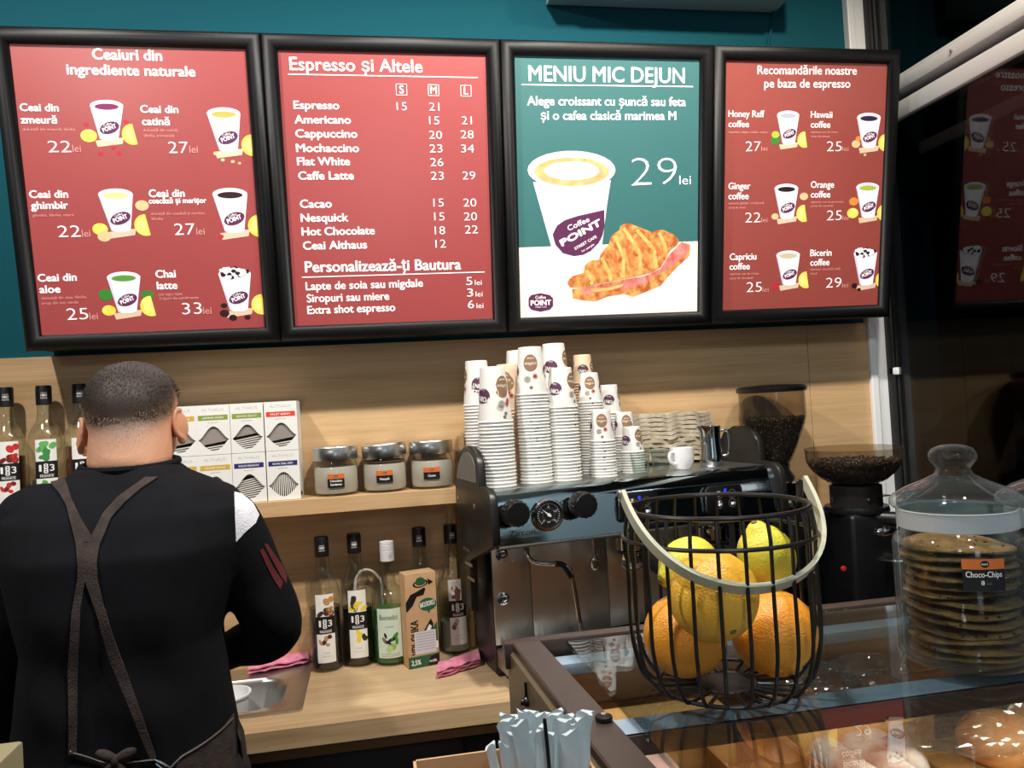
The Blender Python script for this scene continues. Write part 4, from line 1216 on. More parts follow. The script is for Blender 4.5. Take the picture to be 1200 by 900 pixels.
# ------------------------------------------------------------------ paper cups: every cup is its own thing
M_cup = mat('cup_paper', (236, 236, 232), .55)
M_cuppeach = mat('cup_peach', (232, 206, 176), .55)
def cup_mesh(name, h, rr, rb, paper, mark):
    """upside-down paper cup, rim down at z = 0"""
    prof = [(rr - .0005, .0008), (rr + .0012, .0), (rr + .0016, .0012), (rr + .0008, .0026), (rr - .0006, .003), (rb + .0012, h - .004), (rb + .0008, h - .0012), (rb, h), (rb - .0018, h), (rb - .0022, h - .003), (.001, h - .0032)]
    b = NB(); lathe(b, prof, seg=28, cap0=False)
    bmesh.ops.recalc_face_normals(b, faces=b.faces)
    pr = Print()
    k = rr / .035
    def dots(u):
        pr.ell((u, h * .66), .0160 * k, .0185 * k, M_brownink, 1, n=20)
        pr.text('coffee', (u + .0135 * k, h * .67), (u - .0135 * k, h * .67), .0065 * k, M_paper, 2)
        pr.text('now', (u + .008 * k, h * .775), (u - .008 * k, h * .775), .005 * k, M_paper, 2)
        pr.ring((u - .008 * k, h * .32), .0032 * k, .0048 * k, M_greyink, 1, 16); pr.ring((u - .008 * k, h * .32), .0062 * k, .0070 * k, M_greyink, 1, 18); pr.ell((u - .008 * k, h * .32), .0018 * k, .0018 * k, M_greyink, 1.1, n=10)
        pr.ring((u + .008 * k, h * .38), .0054 * k, .0060 * k, M_redink, 1, 16); pr.ell((u + .008 * k, h * .38), .0040 * k, .0040 * k, M_redink, 1.1, n=14)
        pr.ell((u - .001 * k, h * .15), .0034 * k, .0036 * k, M_greyink, 1, n=12)
    def logo(u):
        pr.ell((u, h * .48), .0165 * k, .0150 * k, M_purple, 1, n=22)
        pr.text('POINT', (u + .0145 * k, h * .44), (u - .0145 * k, h * .50), .0095 * k, M_paper, 2, .03)
        pr.text('Coffee', (u + .006 * k, h * .60), (u - .007 * k, h * .63), .004 * k, M_paper, 2)
    c = 2 * PI * (rr + rb) / 2
    dots(0); logo(c * .25); dots(c * .5); logo(-c * .25)
    rf = lambda v: rr - .0006 + (rb + .0012 - rr + .0006) * (v - .003) / (h - .007) + .0004
    fm = lambda x, y, z: cylmap((0, 0, 0), rf)(x * rf(y) / ((rr + rb) / 2), y, z)
    b2 = pr.bm(fm, .00005, frange(-c * .5, c * .75, 48))
    me0 = bpy.data.meshes.new('t'); b2.to_mesh(me0); b2.free()
    for f in b.faces: f.material_index = 0
    n0 = len(b.faces)
    b.from_mesh(me0); b.faces.ensure_lookup_table()
    for f in b.faces[n0:]: f.material_index += 1
    bpy.data.meshes.remove(me0)
    me = bpy.data.meshes.new(name); b.to_mesh(me); b.free()
    for m in [paper] + pr.mats: me.materials.append(m)
    me.shade_smooth(); me.set_sharp_from_angle(angle=math.radians(35))
    return me
CUPS = {'A': (.118, .0375, .0255), 'B': (.104, .0350, .0245), 'C': (.088, .0335, .0235), 'D': (.070, .0285, .0200), 'E': (.058, .0262, .0185)}
mesh_ = {}
def cupme(t, p):
    k = t + p
    if k not in mesh_: mesh_[k] = cup_mesh('paper_cup_' + k, *CUPS[t], M_cup if p == 'w' else M_cuppeach, 0)
    return mesh_[k]
stacks = [  # centre px, top px, depth, kind, paper, pitch, turn, where
    (558, 423, -.170, 'B', 'w', .0072, -1.45, 'back stack over the left machine cheek', 'leftmost back stack'),
    (577, 430, -.330, 'A', 'w', .0074, .75, 'big cup front stack at far left', 'left front stack of big cups'),
    (595, 427, -.235, 'B', 'p', .0072, -.3, 'peach stack behind the big cup front stack', 'narrow peach stack'),
    (606, 411, -.155, 'B', 'w', .0072, .9, 'stack hidden close behind the tall front stack', 'squeezed back stack'),
    (620.5, 407, -.310, 'B', 'w', .0071, .0, 'tall front stack with brown coffee circle', 'tall front stack'),
    (648, 403, -.200, 'B', 'w', .0072, 1.25, 'tallest back stack with a plum logo', 'tallest back stack'),
    (656.5, 431, -.305, 'C', 'w', .0072, 1.05, 'front stack next right of the tall stack', 'middle front stack'),
    (682, 416, -.125, 'D', 'p', .0066, -1.55, 'peach back stack with a plum logo', 'peach back stack'),
    (690, 437, -.205, 'D', 'w', .0064, .05, 'stack right behind the small front stack', 'middle right stack'),
    (703.5, 480, -.292, 'D', 'w', .0064, .05, 'small front stack at right', 'small front stack'),
    (713, 451, -.140, 'D', 'w', .0066, -1.6, 'small back stack with a plum logo', 'small back stack'),
    (731, 483, -.195, 'E', 'w', .0060, .25, 'short back stack in front of the pulp trays', 'short back stack'),
    (739.5, 500, -.255, 'E', 'w', .0060, .85, 'shortest stack beside the small glasses', 'shortest front stack'),
]
rr_ = random.Random(11)
for px, pyt, yy, t, pap, pitch, turn, where, gname in stacks:
    h = CUPS[t][0]
    top = P(px, pyt, y=yy)
    n = max(2, int(round((top.z - ZTR - h) / pitch)) + 1)
    pt = (top.z - ZTR - .0005 - h) / (n - 1)
    me = cupme(t, pap)
    col = 'peach' if pap == 'p' else 'white'
    for k in range(n):
        o = bpy.data.objects.new('paper_cup', me)
        COL.objects.link(o)
        j = .0005
        o.location = (top.x + rr_.uniform(-j, j) , yy + rr_.uniform(-j, j), ZTR + .0005 + k * pt)
        last = k == n - 1
        o.rotation_euler = (0, 0, to_cam_angle((top.x, yy, 0)) + turn + (0 if last else rr_.uniform(-.3, .3)))
        tag(o, ('topmost %s paper cup of the %s' % (col, where)) if last else '%s paper cup nested in the %s' % (col, where), 'paper cup', 'paper cups nested in the ' + gname if not last else None)

# ------------------------------------------------------------------ pulp cup carriers
M_pulp = mat('moulded_pulp', (204, 192, 170), .9, var=(40, (160, 148, 128)), bump=(220, .5))
pA = P(741, 500, y=-.115); pB = P(837, 500, y=-.115)
tw = pB.x - pA.x
zt_top = P(788, 481, y=-.115).z
NT = 12
for k in range(NT):
    rr = random.Random(k + 3)
    z0 = ZTR + .0006 + k * (zt_top - ZTR - .006) / NT
    cx = (pA.x + pB.x) / 2 + rr.uniform(-.003, .003)
    b = NB(); grid = []
    NX, NY = 26, 6
    ph = rr.uniform(0, 6)
    for i in range(NX + 1):
        row = []
        for j in range(NY + 1):
            s = i / NX * 2 - 1; t = j / NY
            x = cx + s * tw / 2; y = -.125 + t * .098
            cor = 1 - .05 * (abs(s) ** 6)
            wv = (.0022 * math.sin(s * 7 + .5 * math.sin(k)) + .0014 * math.sin(s * 15 + ph * .2)) - .004 * abs(s) ** 4 + (.0008 * math.sin(s * 31 + ph) if j < 2 else 0)
            row.append(b.verts.new((x, y - (.004 * math.sin(s * 8 + ph) if j == 0 else 0) + (1 - cor) * .2, z0 + .0098 + wv)))
        grid.append(row)
    for i in range(NX):
        for j in range(NY): b.faces.new((grid[i][j], grid[i + 1][j], grid[i + 1][j + 1], grid[i][j + 1]))
    bmesh.ops.recalc_face_normals(b, faces=b.faces)
    bmesh.ops.solidify(b, geom=b.faces[:], thickness=.0090)
    o = obj('cup_carrier', b, M_pulp, None, (cx, -.075, z0), ang=60)
    zm = min(v.co.z for v in o.data.vertices)
    if k == 0:
        for v in o.data.vertices: v.co.z -= zm
    tag(o, 'topmost grey brown pulp cup carrier of the pile behind the espresso cup' if k == NT - 1 else 'grey brown pulp cup carrier inside the pile behind the espresso cup', 'cup carrier', None if k == NT - 1 else 'pulp cup carriers in the pile')

# ------------------------------------------------------------------ small ware on the machine
M_tumbler = glass('tumbler_glass', (235, 240, 238), 1.5, .02, body=.03, rim=.4, body_col=(150, 155, 155))
def onmach(px, py): p = P(px, py, z=ZTR); return Vector((p.x, p.y, ZTR + .0006))
for px, py, yv, lab in ((751, 555, -.28, 'small glass tumbler beside the shortest cup stack'), (775, 552, -.25, 'small glass tumbler left of the white espresso cup')):
    p = P(px, py, y=yv); c = Vector((p.x, yv, ZTR + .0006))
    b = NB(); lathe(b, [(.016, 0), (.0185, .001), (.0235, .048), (.0222, .048), (.0172, .006), (.001, .0055)], c, 24)
    tag(obj('glass_tumbler', b, M_tumbler, None, c), lab, 'glass', 'glass tumblers on the espresso machine')
p = P(800, 548, y=-.27); c = Vector((p.x, -.27, ZTR + .0006))
root = thing('espresso_cup', 'white porcelain espresso cup with its handle turned left', 'cup', c)
M_porc = mat('porcelain', (238, 240, 242), .15, coat=.5)
b = NB(); lathe(b, [(.015, 0), (.018, .002), (.0255, .016), (.0275, .032), (.0275, .050), (.0255, .050), (.0250, .030), (.018, .008), (.001, .006)], c, 32); obj('bowl', b, M_porc, root)
b = NB(); tube(b, smooth_path([c + Vector(q) for q in ((-.0225, -.012, .040), (-.034, -.016, .041), (-.038, -.018, .030), (-.033, -.016, .019), (-.0215, -.0115, .014))], 5), .0035, 10); obj('handle', b, M_porc, root)
p = P(834, 540, y=-.24); c = Vector((p.x, -.24, ZTR + .0006))
root = thing('milk_pitcher', 'shiny steel milk pitcher right of the espresso cup', 'pitcher', c)
b = NB(); lathe(b, [(.026, 0), (.028, .003), (.0275, .02), (.0235, .065), (.0240, .085), (.0252, .094), (.0240, .094), (.0225, .085), (.0222, .065), (.026, .02), (.001, .005)], c, 36)
for v in b.verts:
    l = v.co - c
    if l.z > .080 and l.x < -.018: v.co.x -= .010 * (l.z - .080) / .014
obj('jug', b, M_chrome, root)
b = NB(); tube(b, smooth_path([c + Vector(q) for q in ((.022, -.004, .082), (.040, -.008, .080), (.044, -.009, .055), (.040, -.008, .028), (.0265, -.004, .022))], 5), .0034, 10); obj('handle', b, M_chrome, root)

# ------------------------------------------------------------------ coffee grinders
M_hop = glass('hopper_plastic', (206, 198, 186), 1.45, .05, body=.06, rim=.4, body_col=(120, 112, 100))
M_bean = mat('coffee_bean', (50, 28, 18), .35, var=(30, (28, 16, 12)))
def beans(name, c, inside, zlo, zhi, n, label, seed):
    """loose beans filling a hopper: one uncountable heap"""
    rr = random.Random(seed)
    me = bmesh.new()
    ball(me, (0, 0, 0), 1, u=8, v=5)
    tmpl = [v.co.copy() for v in me.verts]; tf = [[v.index for v in f.verts] for f in me.faces]
    me.verts.index_update(); tf = [[v.index for v in f.verts] for f in me.faces]
    me.free()
    b = NB()
    prof = [(max(.001, inside(zlo + (zhi - zlo) * k / 8) - .0075), zlo + (zhi - zlo) * k / 8) for k in range(9)]
    prof[-1] = (prof[-1][0], zhi - .004)
    lathe(b, prof, c, 20)
    for q in range(n):
        if q % 5 < 2:
            r = inside(zhi) * math.sqrt(rr.random()) * .93; z = zhi - .002 + rr.uniform(-.002, .003)
        else:
            z = zlo + (zhi - zlo) * rr.random() ** .7; r = inside(z) - .0058
        if r < .004: r = .004
        a = rr.uniform(0, 2 * PI)
        M = Matrix.Translation((c[0] + r * math.cos(a), c[1] + r * math.sin(a), c[2] + z)) @ Euler((rr.uniform(0, 6), rr.uniform(0, 6), rr.uniform(0, 6))).to_matrix().to_4x4() @ Matrix.Diagonal((.0052, .0036, .0028, 1))
        vs = [b.verts.new(M @ v) for v in tmpl]
        for f in tf: b.faces.new([vs[i] for i in f])
    return tag(obj(name, b, M_bean, None, c), label, 'coffee beans', None, 'stuff')
# the taller one: lidded clear hopper that narrows like a bowl
yg = -.115
p = P(906, 545, y=yg); q = P(901, 457, y=yg)
gx, zh0, zlid = q.x + .006, p.z, q.z
root = thing('coffee_grinder', 'tall black coffee grinder with lidded clear hopper, beside the espresso machine', 'coffee grinder', (gx, yg, ZM), 'coffee grinders')
hh = zlid - zh0
hop = lambda z: .030 + .052 * (max(0, min(1, z / (hh * .62)))) ** .75 if z < hh * .62 else .082
b = NB(); lathe(b, [(hop(hh * k / 14), hh * k / 14) for k in range(15)], (gx, yg, zh0), 40, cap0=False, cap1=False); h_ = obj('hopper', b, M_hop, root)
b = NB(); lathe(b, [(.080, -.006), (.087, -.004), (.088, .004), (.080, .010), (.03, .014), (.02, .014)], (gx, yg, zlid), 40); obj('hopper_lid', b, M_black, root)
b = NB(); box(b, gx - .055, yg - .06, ZM + .03, gx + .055, yg + .075, zh0 - .045, .012, 3); lathe(b, [(.045, -.05), (.045, -.03), (.034, -.012), (.034, .004)], (gx, yg, zh0), 28); obj('grinder_body', b, M_black, root)
b = NB(); box(b, gx - .055, yg - .10, ZM, gx + .055, yg + .075, ZM + .029, .006); obj('base', b, M_black, root)
b = NB(); lathe(b, [(.030, 0), (.034, .004), (.034, .038), (.030, .042)], (gx + .012, yg - .075, zh0 - .075), 26); box(b, gx - .03, yg - .09, zh0 - .10, gx + .055, yg - .055, zh0 - .078, .004); obj('doser', b, M_chrome, root)
b = NB(); box(b, gx - .025, yg - .088, zh0 - .30, gx + .025, yg - .059, zh0 - .12, .006); obj('chute', b, M_black, root)
M_led = mat('blue_led', (40, 60, 255), .3, emit=9)
b = NB()
for px, py in ((947, 604), (931, 607)):
    l = P(px, py, y=yg - .062); ball(b, (l.x, l.y, l.z), .0052, .003, .0052)
obj('blue_lamp', b, M_led, root)
b = NB()
for px, py in ((937, 637), (948, 636)):
    l = P(px, py, y=yg - .062); ball(b, (l.x, l.y, l.z), .0045, .003, .0045)
obj('steel_button', b, M_chrome, root)
b = NB()
l = P(965, 672, y=yg - .075); tube(b, [(l.x - .04, yg - .06, l.z), (l.x - .004, yg - .082, l.z)], [.009, .012], 14); ball(b, (l.x, yg - .085, l.z), .014); obj('knob', b, M_black, root)
beans('coffee_beans', Vector((gx, yg, zh0)), hop, .004, hh * .62, 900, 'dark roasted beans inside the tall lidded hopper', 2)
# the lower one: open bowl hopper
yg = -.30
p = P(1002, 566, y=yg); q = P(999, 526, y=yg)
gx, zh0, zr = p.x, p.z, q.z
hh = zr - zh0
Rb = (P(1047, 526, y=yg).x - P(950, 526, y=yg).x) / 2
root = thing('coffee_grinder', 'low black coffee grinder with a wide open bowl hopper near the window', 'coffee grinder', (gx, yg, ZM), 'coffee grinders')
hop = lambda z: .050 + (Rb - .050) * math.sin(PI / 2 * max(0, min(1, z / (hh * .8)))) ** .75
b = NB(); lathe(b, [(hop(hh * k / 14), hh * k / 14) for k in range(15)] + [(Rb + .002, hh), (Rb + .002, hh + .003), (Rb - .003, hh + .003)], (gx, yg, zh0), 44, cap0=False, cap1=False); obj('hopper', b, M_hop, root)
zn = P(1002, 592, y=yg).z
M_smoke = mat('smoky_plastic', (34, 32, 31), .2)
b = NB(); lathe(b, [(.058, zn - zh0), (.058, -.004), (.050, 0)], (gx, yg, zh0), 32); ball(b, (gx - .006, yg - .057, zn + .018), .006); box(b, gx + .01, yg - .060, zn + .024, gx + .05, yg - .04, zn + .027); obj('hopper_collar', b, M_smoke, root)
b = NB(); box(b, gx - .058, yg - .065, ZM + .03, gx + .060, yg + .09, zn - .012, .01, 3); lathe(b, [(.070, -.014), (.072, -.010), (.070, 0), (.058, .002)], (gx, yg, zn), 36); obj('grinder_body', b, M_black, root)
b = NB(); box(b, gx - .06, yg - .15, ZM, gx + .065, yg + .09, ZM + .029, .006); obj('base', b, M_black, root)
b = NB(); tube(b, [(gx + .01, yg - .05, zn - .022), (gx + .06, yg - .09, zn - .026), (gx + .11, yg - .11, zn - .026)], [.014, .016, .012], 14); ball(b, (gx + .118, yg - .112, zn - .022), .018, .018, .014); obj('dosing_lever', b, M_black, root)
b = NB(); l = P(1038, 622, y=yg - .12); lathe(b, [(.001, -.026), (.008, -.022), (.012, -.008), (.010, .010), (.005, .022), (.001, .026)], l, 20, M=align((1, -.15, .05))); tube(b, [(l.x + .02, l.y, l.z), (gx + .055, yg - .06, l.z)], .004, 8); obj('tamper_tip', b, M_chrome, root)
b = NB(); tube(b, smooth_path([(gx + .02, yg - .066, zn - .12), (gx + .02, yg - .10, zn - .115), (gx + .06, yg - .11, zn - .115), (gx + .06, yg - .066, zn - .12)], 5), .003, 8); obj('portafilter_fork', b, M_steel, root)
b = NB(); l = P(988, 666, y=yg - .066); lathe(b, [(.006, 0), (.006, .004), (.004, .005)], l, 14, M=align((0, -1, 0))); obj('red_switch', b, mat('red_switch', (150, 30, 34), .4, emit=.3), root)
beans('coffee_beans', Vector((gx, yg, zh0)), hop, .004, hh * .66, 900, 'dark roasted beans inside the wide open bowl hopper', 5)
# ------------------------------------------------------------------ display case
ZG = 1.19                                   # top of its glass
M_bronze = mat('bronze_frame', (74, 62, 58), .36, .35)
M_side = mat('olive_bronze_panel', (112, 98, 78), .42, .25)
M_cglass = glass('case_glass', (226, 232, 232), 2.0, .0)
M_bluebar = mat('grey_blue_bar', (140, 160, 178), .35)
M_bardark = mat('bar_front', (104, 86, 82), .4)
M_ply = wood('case_wood', (92, 60, 36), (118, 80, 50), (140, 98, 62), scale=(1, 10, 10), rough=.5)
M_plylight = wood('board_wood', (176, 126, 68), (200, 150, 88), (214, 168, 108), scale=(2, 14, 14), rough=.5)
kb = P(598, 752, z=ZG); ki = P(641, 762, z=ZG); ko = P(712, 900, z=ZG); kj = P(767, 900, z=ZG)
YB = kb.y; YN = -1.66
so = (ko.x - kb.x) / (ko.y - kb.y); si = (kj.x - ki.x) / (kj.y - ki.y)
xo = lambda y: kb.x + so * (y - kb.y)
xi = lambda y: ki.x + si * (y - ki.y)
XE = 1.22
case = thing('display_case', 'glass topped bakery display case with a bronze metal frame', 'display case', ((xo(-1.3) + XE) / 2, -1.3, 0))
zg0 = ZG - .0065
b = NB()
loft(b, [[(xo(YB), YB, ZG - .03), (xo(YB), YB, ZG + .0005), (xo(YB) + .002, YB + .0, ZG + .002), (xi(YB), YB, ZG + .002), (xi(YB), YB, ZG - .03)],
         [(xo(YN), YN, ZG - .03), (xo(YN), YN, ZG + .0005), (xo(YN) + .002, YN, ZG + .002), (xi(YN), YN, ZG + .002), (xi(YN), YN, ZG - .03)]])
obj('side_rail', b, M_bronze, case, ang=20)
b = NB(); box(b, xo(YB) - .010, YB - .016, ZG - .03, XE, YB + .006, ZG + .0022, .0012); obj('back_rail', b, M_bronze, case)
b = NB(); box(b, XE - .03, YN, ZG - .03, XE, YB - .017, ZG + .002, .001); obj('side_rail', b, M_bronze, case)
b = NB(); xq = xi(YN) + .002; box(b, xq, YN, zg0, XE - .031, YB - .0165, ZG - .0005); tp = obj('top_glass', b, M_cglass, case, smooth=False)
b = NB()
sc = P(708, 847, z=ZG)
lathe(b, [(.0075, 0), (.0085, .002), (.0080, .0045), (.004, .006), (.001, .006)], (sc.x, sc.y, ZG + .002), 18); s_ = obj('screw', b, M_black, case)
b = NB(); lathe(b, [(.003, 0), (.0028, .0012), (.001, .0014)], (sc.x, sc.y, ZG + .008), 12); obj('screw_head', b, M_chrome, s_)
# left side panel with a flat lock
b = NB()
loft(b, [[(xo(y) - .004, y, .05), (xo(y) - .004, y, ZG - .012), (xo(y), y, ZG - .008), (xo(y) + .012, y, ZG - .008), (xo(y) + .012, y, .05)] for y in (YB + .004, YN)])
obj('side_panel', b, M_side, case, ang=20)
lp = P(617, 822, x=xo(-1.04) - .004)
b = NB(); lathe(b, [(.006, 0), (.006, .004), (.004, .005), (.0035, .009), (.001, .009)], (xo(lp.y) - .0045, lp.y, lp.z), 16, M=align((-1, 0, 0))); box(b, xo(lp.y) - .008, lp.y - .0012, lp.z - .004, xo(lp.y) - .0045, lp.y + .0012, lp.z + .022); obj('lock', b, M_black, case)
# inside: strip for a reflection at the back, cross bar, shelf, back doors, base
b = NB(); box(b, xi(YB) - .004, YB - .062, ZG - .030, XE - .03, YB - .030, ZG - .016, .001); obj('reflection_ledge', b, M_bluebar, case)  # pale blue strip built in place of a reflection in the glass
ba = P(740, 842, z=ZG - .009); bb = P(740, 863, z=ZG - .009)
yb1, yb0 = ba.y, bb.y
b = NB(); box(b, xi(ba.y) - .006, yb0, ZG - .011, XE - .03, yb1, ZG - .0085); cb = obj('cross_bar', b, M_bluebar, case, smooth=False)
b = NB(); box(b, xi(ba.y) - .006, yb0 - .001, ZG - .028, XE - .03, yb0 + .004, ZG - .0085); obj('bar_front', b, M_bardark, cb, smooth=False)
ZSH = 1.045
b = NB(); box(b, xi(-1.3) - .012, YN + .02, ZSH - .018, XE - .03, YB - .064, ZSH); obj('shelf', b, M_ply, case, smooth=False)
b = NB(); box(b, xo(YB) + .013, YB - .02, .10, XE, YB - .012, ZG - .031)
for k in range(2): box(b, xo(YB) + .02 + k * .5, YB - .03, ZSH + .03, xo(YB) + .5 + k * .5, YB - .0205, ZSH + .05)
bd = obj('back_door', b, M_ply, case, smooth=False)
b = NB(); box(b, xo(YB) + .013, YB - .0118, .10, XE, YB - .003, ZG - .031); obj('door_facing', b, M_plylight, bd, smooth=False)
b = NB(); box(b, xo(-1.3) + .014, YN + .005, .05, XE, YB - .02, .72); box(b, XE - .012, YN, .05, XE, YB - .02, ZG - .031); obj('base', b, M_bronze, case, smooth=False)
b = NB(); box(b, xo(YN) + .01, YN + .001, .722, XE - .012, YN + .007, ZG - .031); obj('front_glass', b, M_cglass, case, smooth=False)

lamp = thing('case_fill_lamp', 'slim added fill lamp under the cross bar of the case', 'lamp', ((xi(-1.3) + XE) / 2, yb0 + .008, ZG - .03))  # added with the area light below to brighten the case inside
b = NB(); tube(b, [(xi(-1.3) + .02, yb0 + .010, ZG - .0165), (XE - .06, yb0 + .010, ZG - .0165)], .0045, 10); obj('tube', b, mat('fill_tube', (255, 236, 214), .4, emit=2.0), lamp)
area('case_fill_light', ((xi(-1.3) + XE) / 2, yb0 + .010, ZG - .024), ((xi(-1.3) + XE) / 2, yb0 + .02, 0.5), 1.9, (1, .9, .78), .8, .02)

# ------------------------------------------------------------------ food inside the case
def inside(px, py, z): p = P(px, py, z=z); return Vector((p.x, p.y, z))
M_tray = mat('kraft_tray', (176, 112, 62), .7, var=(18, (160, 98, 52)))
c = inside(890, 893, ZSH + .03)
b = NB()
loft(b, [[(c.x + sx * a, c.y + sy * bb_, ZSH + z) for sx, sy in ((-1, -1), (1, -1), (1, 1), (-1, 1))] for a, bb_, z in ((.036, .06, .0006), (.046, .075, .040), (.050, .079, .041), (.044, .073, .038), (.034, .058, .003))])
tag(obj('food_tray', b, M_tray, None, (c.x, c.y, ZSH + .0006)), 'empty brown card tray inside the case left of the floury sticks', 'tray')
M_flour = mat('floury_crust', (160, 108, 74), .8, var=(22, (222, 206, 194)), bump=(90, .4))
for k, (pa, pb, lab) in enumerate((((925, 853), (1062, 950), 'floury bread stick in the case next to the card tray'), ((962, 852), (1086, 930), 'floury bread stick lying in the middle of the three'), ((998, 858), (1084, 905), 'floury bread stick in the case farthest from the card tray'))):
    a = inside(*pa, ZSH + .026); e = inside(*pb, ZSH + .026)
    b = NB(); n = 16; d = (e - a); pts = [a + d * (q / n) for q in range(n + 1)]
    rs = [.0215 * (max(0.02, 1 - abs(2 * q / n - 1) ** 5)) ** .5 * (1 + .05 * math.sin(q * 2.3 + k)) for q in range(n + 1)]
    tube(b, pts, rs, 16)
    o = tag(obj('bread_stick', b, M_flour, None, (a + d / 2) - Vector((0, 0, .0235))), lab, 'bread', 'floury bread sticks in the case')
    zm = min(v.co.z for v in o.data.vertices)
    for v in o.data.vertices: v.co.z -= zm
    o.location.z = ZSH + .0006
# bread roll in clear film on a pale board
M_roll = mat('bread_roll', (212, 138, 74), .5, var=(14, (230, 172, 108)), bump=(30, .25), coat=.2)
M_film = glass('clear_film', (246, 246, 246), 2.3, .08, body=.04, body_col=(220, 220, 220))
def film(name, c, rx, ry, rz, label, seed, tail=None, cat='bag'):
    rr = random.Random(seed)
    b = NB(); r = bmesh.ops.create_icosphere(b, subdivisions=5, radius=1)
    dirs = [Vector((rr.uniform(-1, 1), rr.uniform(-1, 1), rr.uniform(-.4, 1))).normalized() for _ in range(40)]
    for v in b.verts:
        n = v.co.normalized()
        cr = min(abs(n.dot(d) - rr_o) for d, rr_o in zip(dirs, [0.1 * (q % 7) for q in range(40)]))
        m = 1 + .11 * (min(cr, .045) / .045) - .05 + rr.uniform(-.004, .004)
        t = 0
        if tail is not None:
            t = max(0, n.dot(tail)) ** 10
        v.co = Vector((n.x * rx, n.y * ry, max(n.z, -.86) * rz)) * (m + .75 * t)
        v.co.z *= 1 - .8 * t
    zm = min(v.co.z for v in b.verts)
    bmesh.ops.translate(b, vec=Vector(c) - Vector((0, 0, zm)), verts=b.verts)
    return tag(obj(name, b, M_film, None, c, smooth=False), label, cat)
c = inside(1184, 894, ZSH + .012)
b = NB(); ca = inside(1086, 893, ZSH + .012)
prism(b, [(x, y, ZSH + .0006) for x, y, _ in rrect(ca.x, c.y - .16, ca.x + .24, c.y + .075, .03, 0)], (0, 0, .014), bev=.003)
tag(obj('serving_board', b, M_plylight, None, (ca.x + .12, c.y - .04, ZSH + .0006)), 'pale rounded wooden board under the wrapped bread rolls', 'board')
for k, (dx, dy, s, lab) in enumerate(((.0, .01, 1, 'golden bread roll wrapped in clear film on the pale board'), (.082, .03, .95, 'golden bread roll on the pale board at the right edge of the picture'))):
    b = NB(); ball(b, (c.x + dx, c.y + dy, ZSH + .0152), .046 * s, .050 * s, .034 * s, 28, 16)
    for v in b.verts: v.co.z = ZSH + .0152 + max(v.co.z - ZSH - .0152, -.016 * s) + .016 * s
    o = tag(obj('bread_roll', b, M_roll, None, (c.x + dx, c.y + dy, ZSH + .0152)), lab, 'bread', 'bread rolls on the pale board')
film('clear_bag', (c.x + .04, c.y + .02, ZSH + .0153), .104, .068, .037, 'clear crinkled film bag around the bread rolls on the board', 3, tail=Vector((-1, -.05, -.1)).normalized())
# wrapped pastries at the back
M_choc = mat('dark_pastry', (66, 40, 28), .5, var=(20, (104, 66, 40)), bump=(60, .4))
for k, (px, py, lab) in enumerate(((955, 792, 'dark wrapped pastry in the case right behind the fruit basket'), (1015, 782, 'dark wrapped pastry in the case near the cookie jar'))):
    cc = inside(px, py, 1.14)
    b = NB(); box(b, cc.x - .055, cc.y - .05, ZSH + .0006, cc.x + .055, cc.y + .035, 1.112, .004)
    tag(obj('wooden_crate', b, M_plylight, None, (cc.x, cc.y, ZSH + .0006)), 'pale wooden block under the ' + ('pastry behind the fruit basket' if k == 0 else 'pastry beside the cookie jar'), 'block', 'pale wooden blocks in the case')
    b = NB(); ball(b, (cc.x, cc.y, 1.131), .038, .030, .018, 24, 14)
    tag(obj('pastry', b, M_choc, None, (cc.x, cc.y, 1.113)), lab, 'pastry', 'wrapped pastries at the back of the case')
    film('clear_wrap', (cc.x, cc.y, 1.1126), .050, .040, .022, 'crinkled clear wrap around the pastry ' + ('behind the fruit basket' if k == 0 else 'beside the cookie jar'), 9 + k, cat='wrap')
cc = inside(800, 815, 1.12)
b = NB(); box(b, cc.x - .11, cc.y - .05, ZSH + .0006, cc.x + .045, cc.y + .03, 1.112, .003)
tag(obj('wooden_block', b, M_plylight, None, (cc.x - .03, cc.y, ZSH + .0006)), 'thick wooden block in the case under the fruit basket', 'block')
cc = inside(752, 882, 1.115)
b = NB(); box(b, cc.x - .03, cc.y - .04, ZSH + .0006, cc.x + .03, cc.y + .04, 1.11, .002)
tag(obj('card_box', b, mat('pinkish_card', (214, 178, 168), .6), None, (cc.x, cc.y, ZSH + .0006)), 'small pale pink card box in the near left corner of the case', 'box')

# ------------------------------------------------------------------ wire fruit basket
bc = P(852, 803, z=ZG + .002); BX, BY = bc.x, bc.y
Zb = ZG + .0012
M_wire = mat('black_wire', (16, 15, 16), .38)
M_handle = mat('cream_handle', (196, 196, 174), .5, var=(30, (184, 184, 160)))
bask = thing('fruit_basket', 'round black wire fruit basket with a folded cream handle', 'basket', (BX, BY, Zb))
zr1 = P(845, 592, y=BY).z - Zb; zr2 = P(845, 624, y=BY).z - Zb
def ringpts(r, z, n=56): return [(BX + r * math.cos(2 * PI * k / n), BY + r * math.sin(2 * PI * k / n), Zb + z) for k in range(n)]
WR = .0019
for r, z, t in ((.0925, zr1, .0026), (.0985, zr2, .0022), (.070, .0045, .0022), (.030, .0035, .0020)):
    b = NB(); tube(b, ringpts(r, z), t, 8, closed=True); obj('ring', b, M_wire, bask)
NWIRE = 24
for k in range(NWIRE):
    a = 2 * PI * (k + .35) / NWIRE
    pr_ = [(.0925, zr1), (.0955, zr2 + .012), (.0965, zr2), (.0960, zr2 * .72), (.0965, zr2 * .45), (.0950, .050), (.0890, .024), (.0800, .010), (.070, .0045), (.030, .0035)]
    b = NB(); tube(b, smooth_path([(BX + r * math.cos(a), BY + r * math.sin(a), Zb + z) for r, z in pr_], 4), WR, 6); obj('wire', b, M_wire, bask)
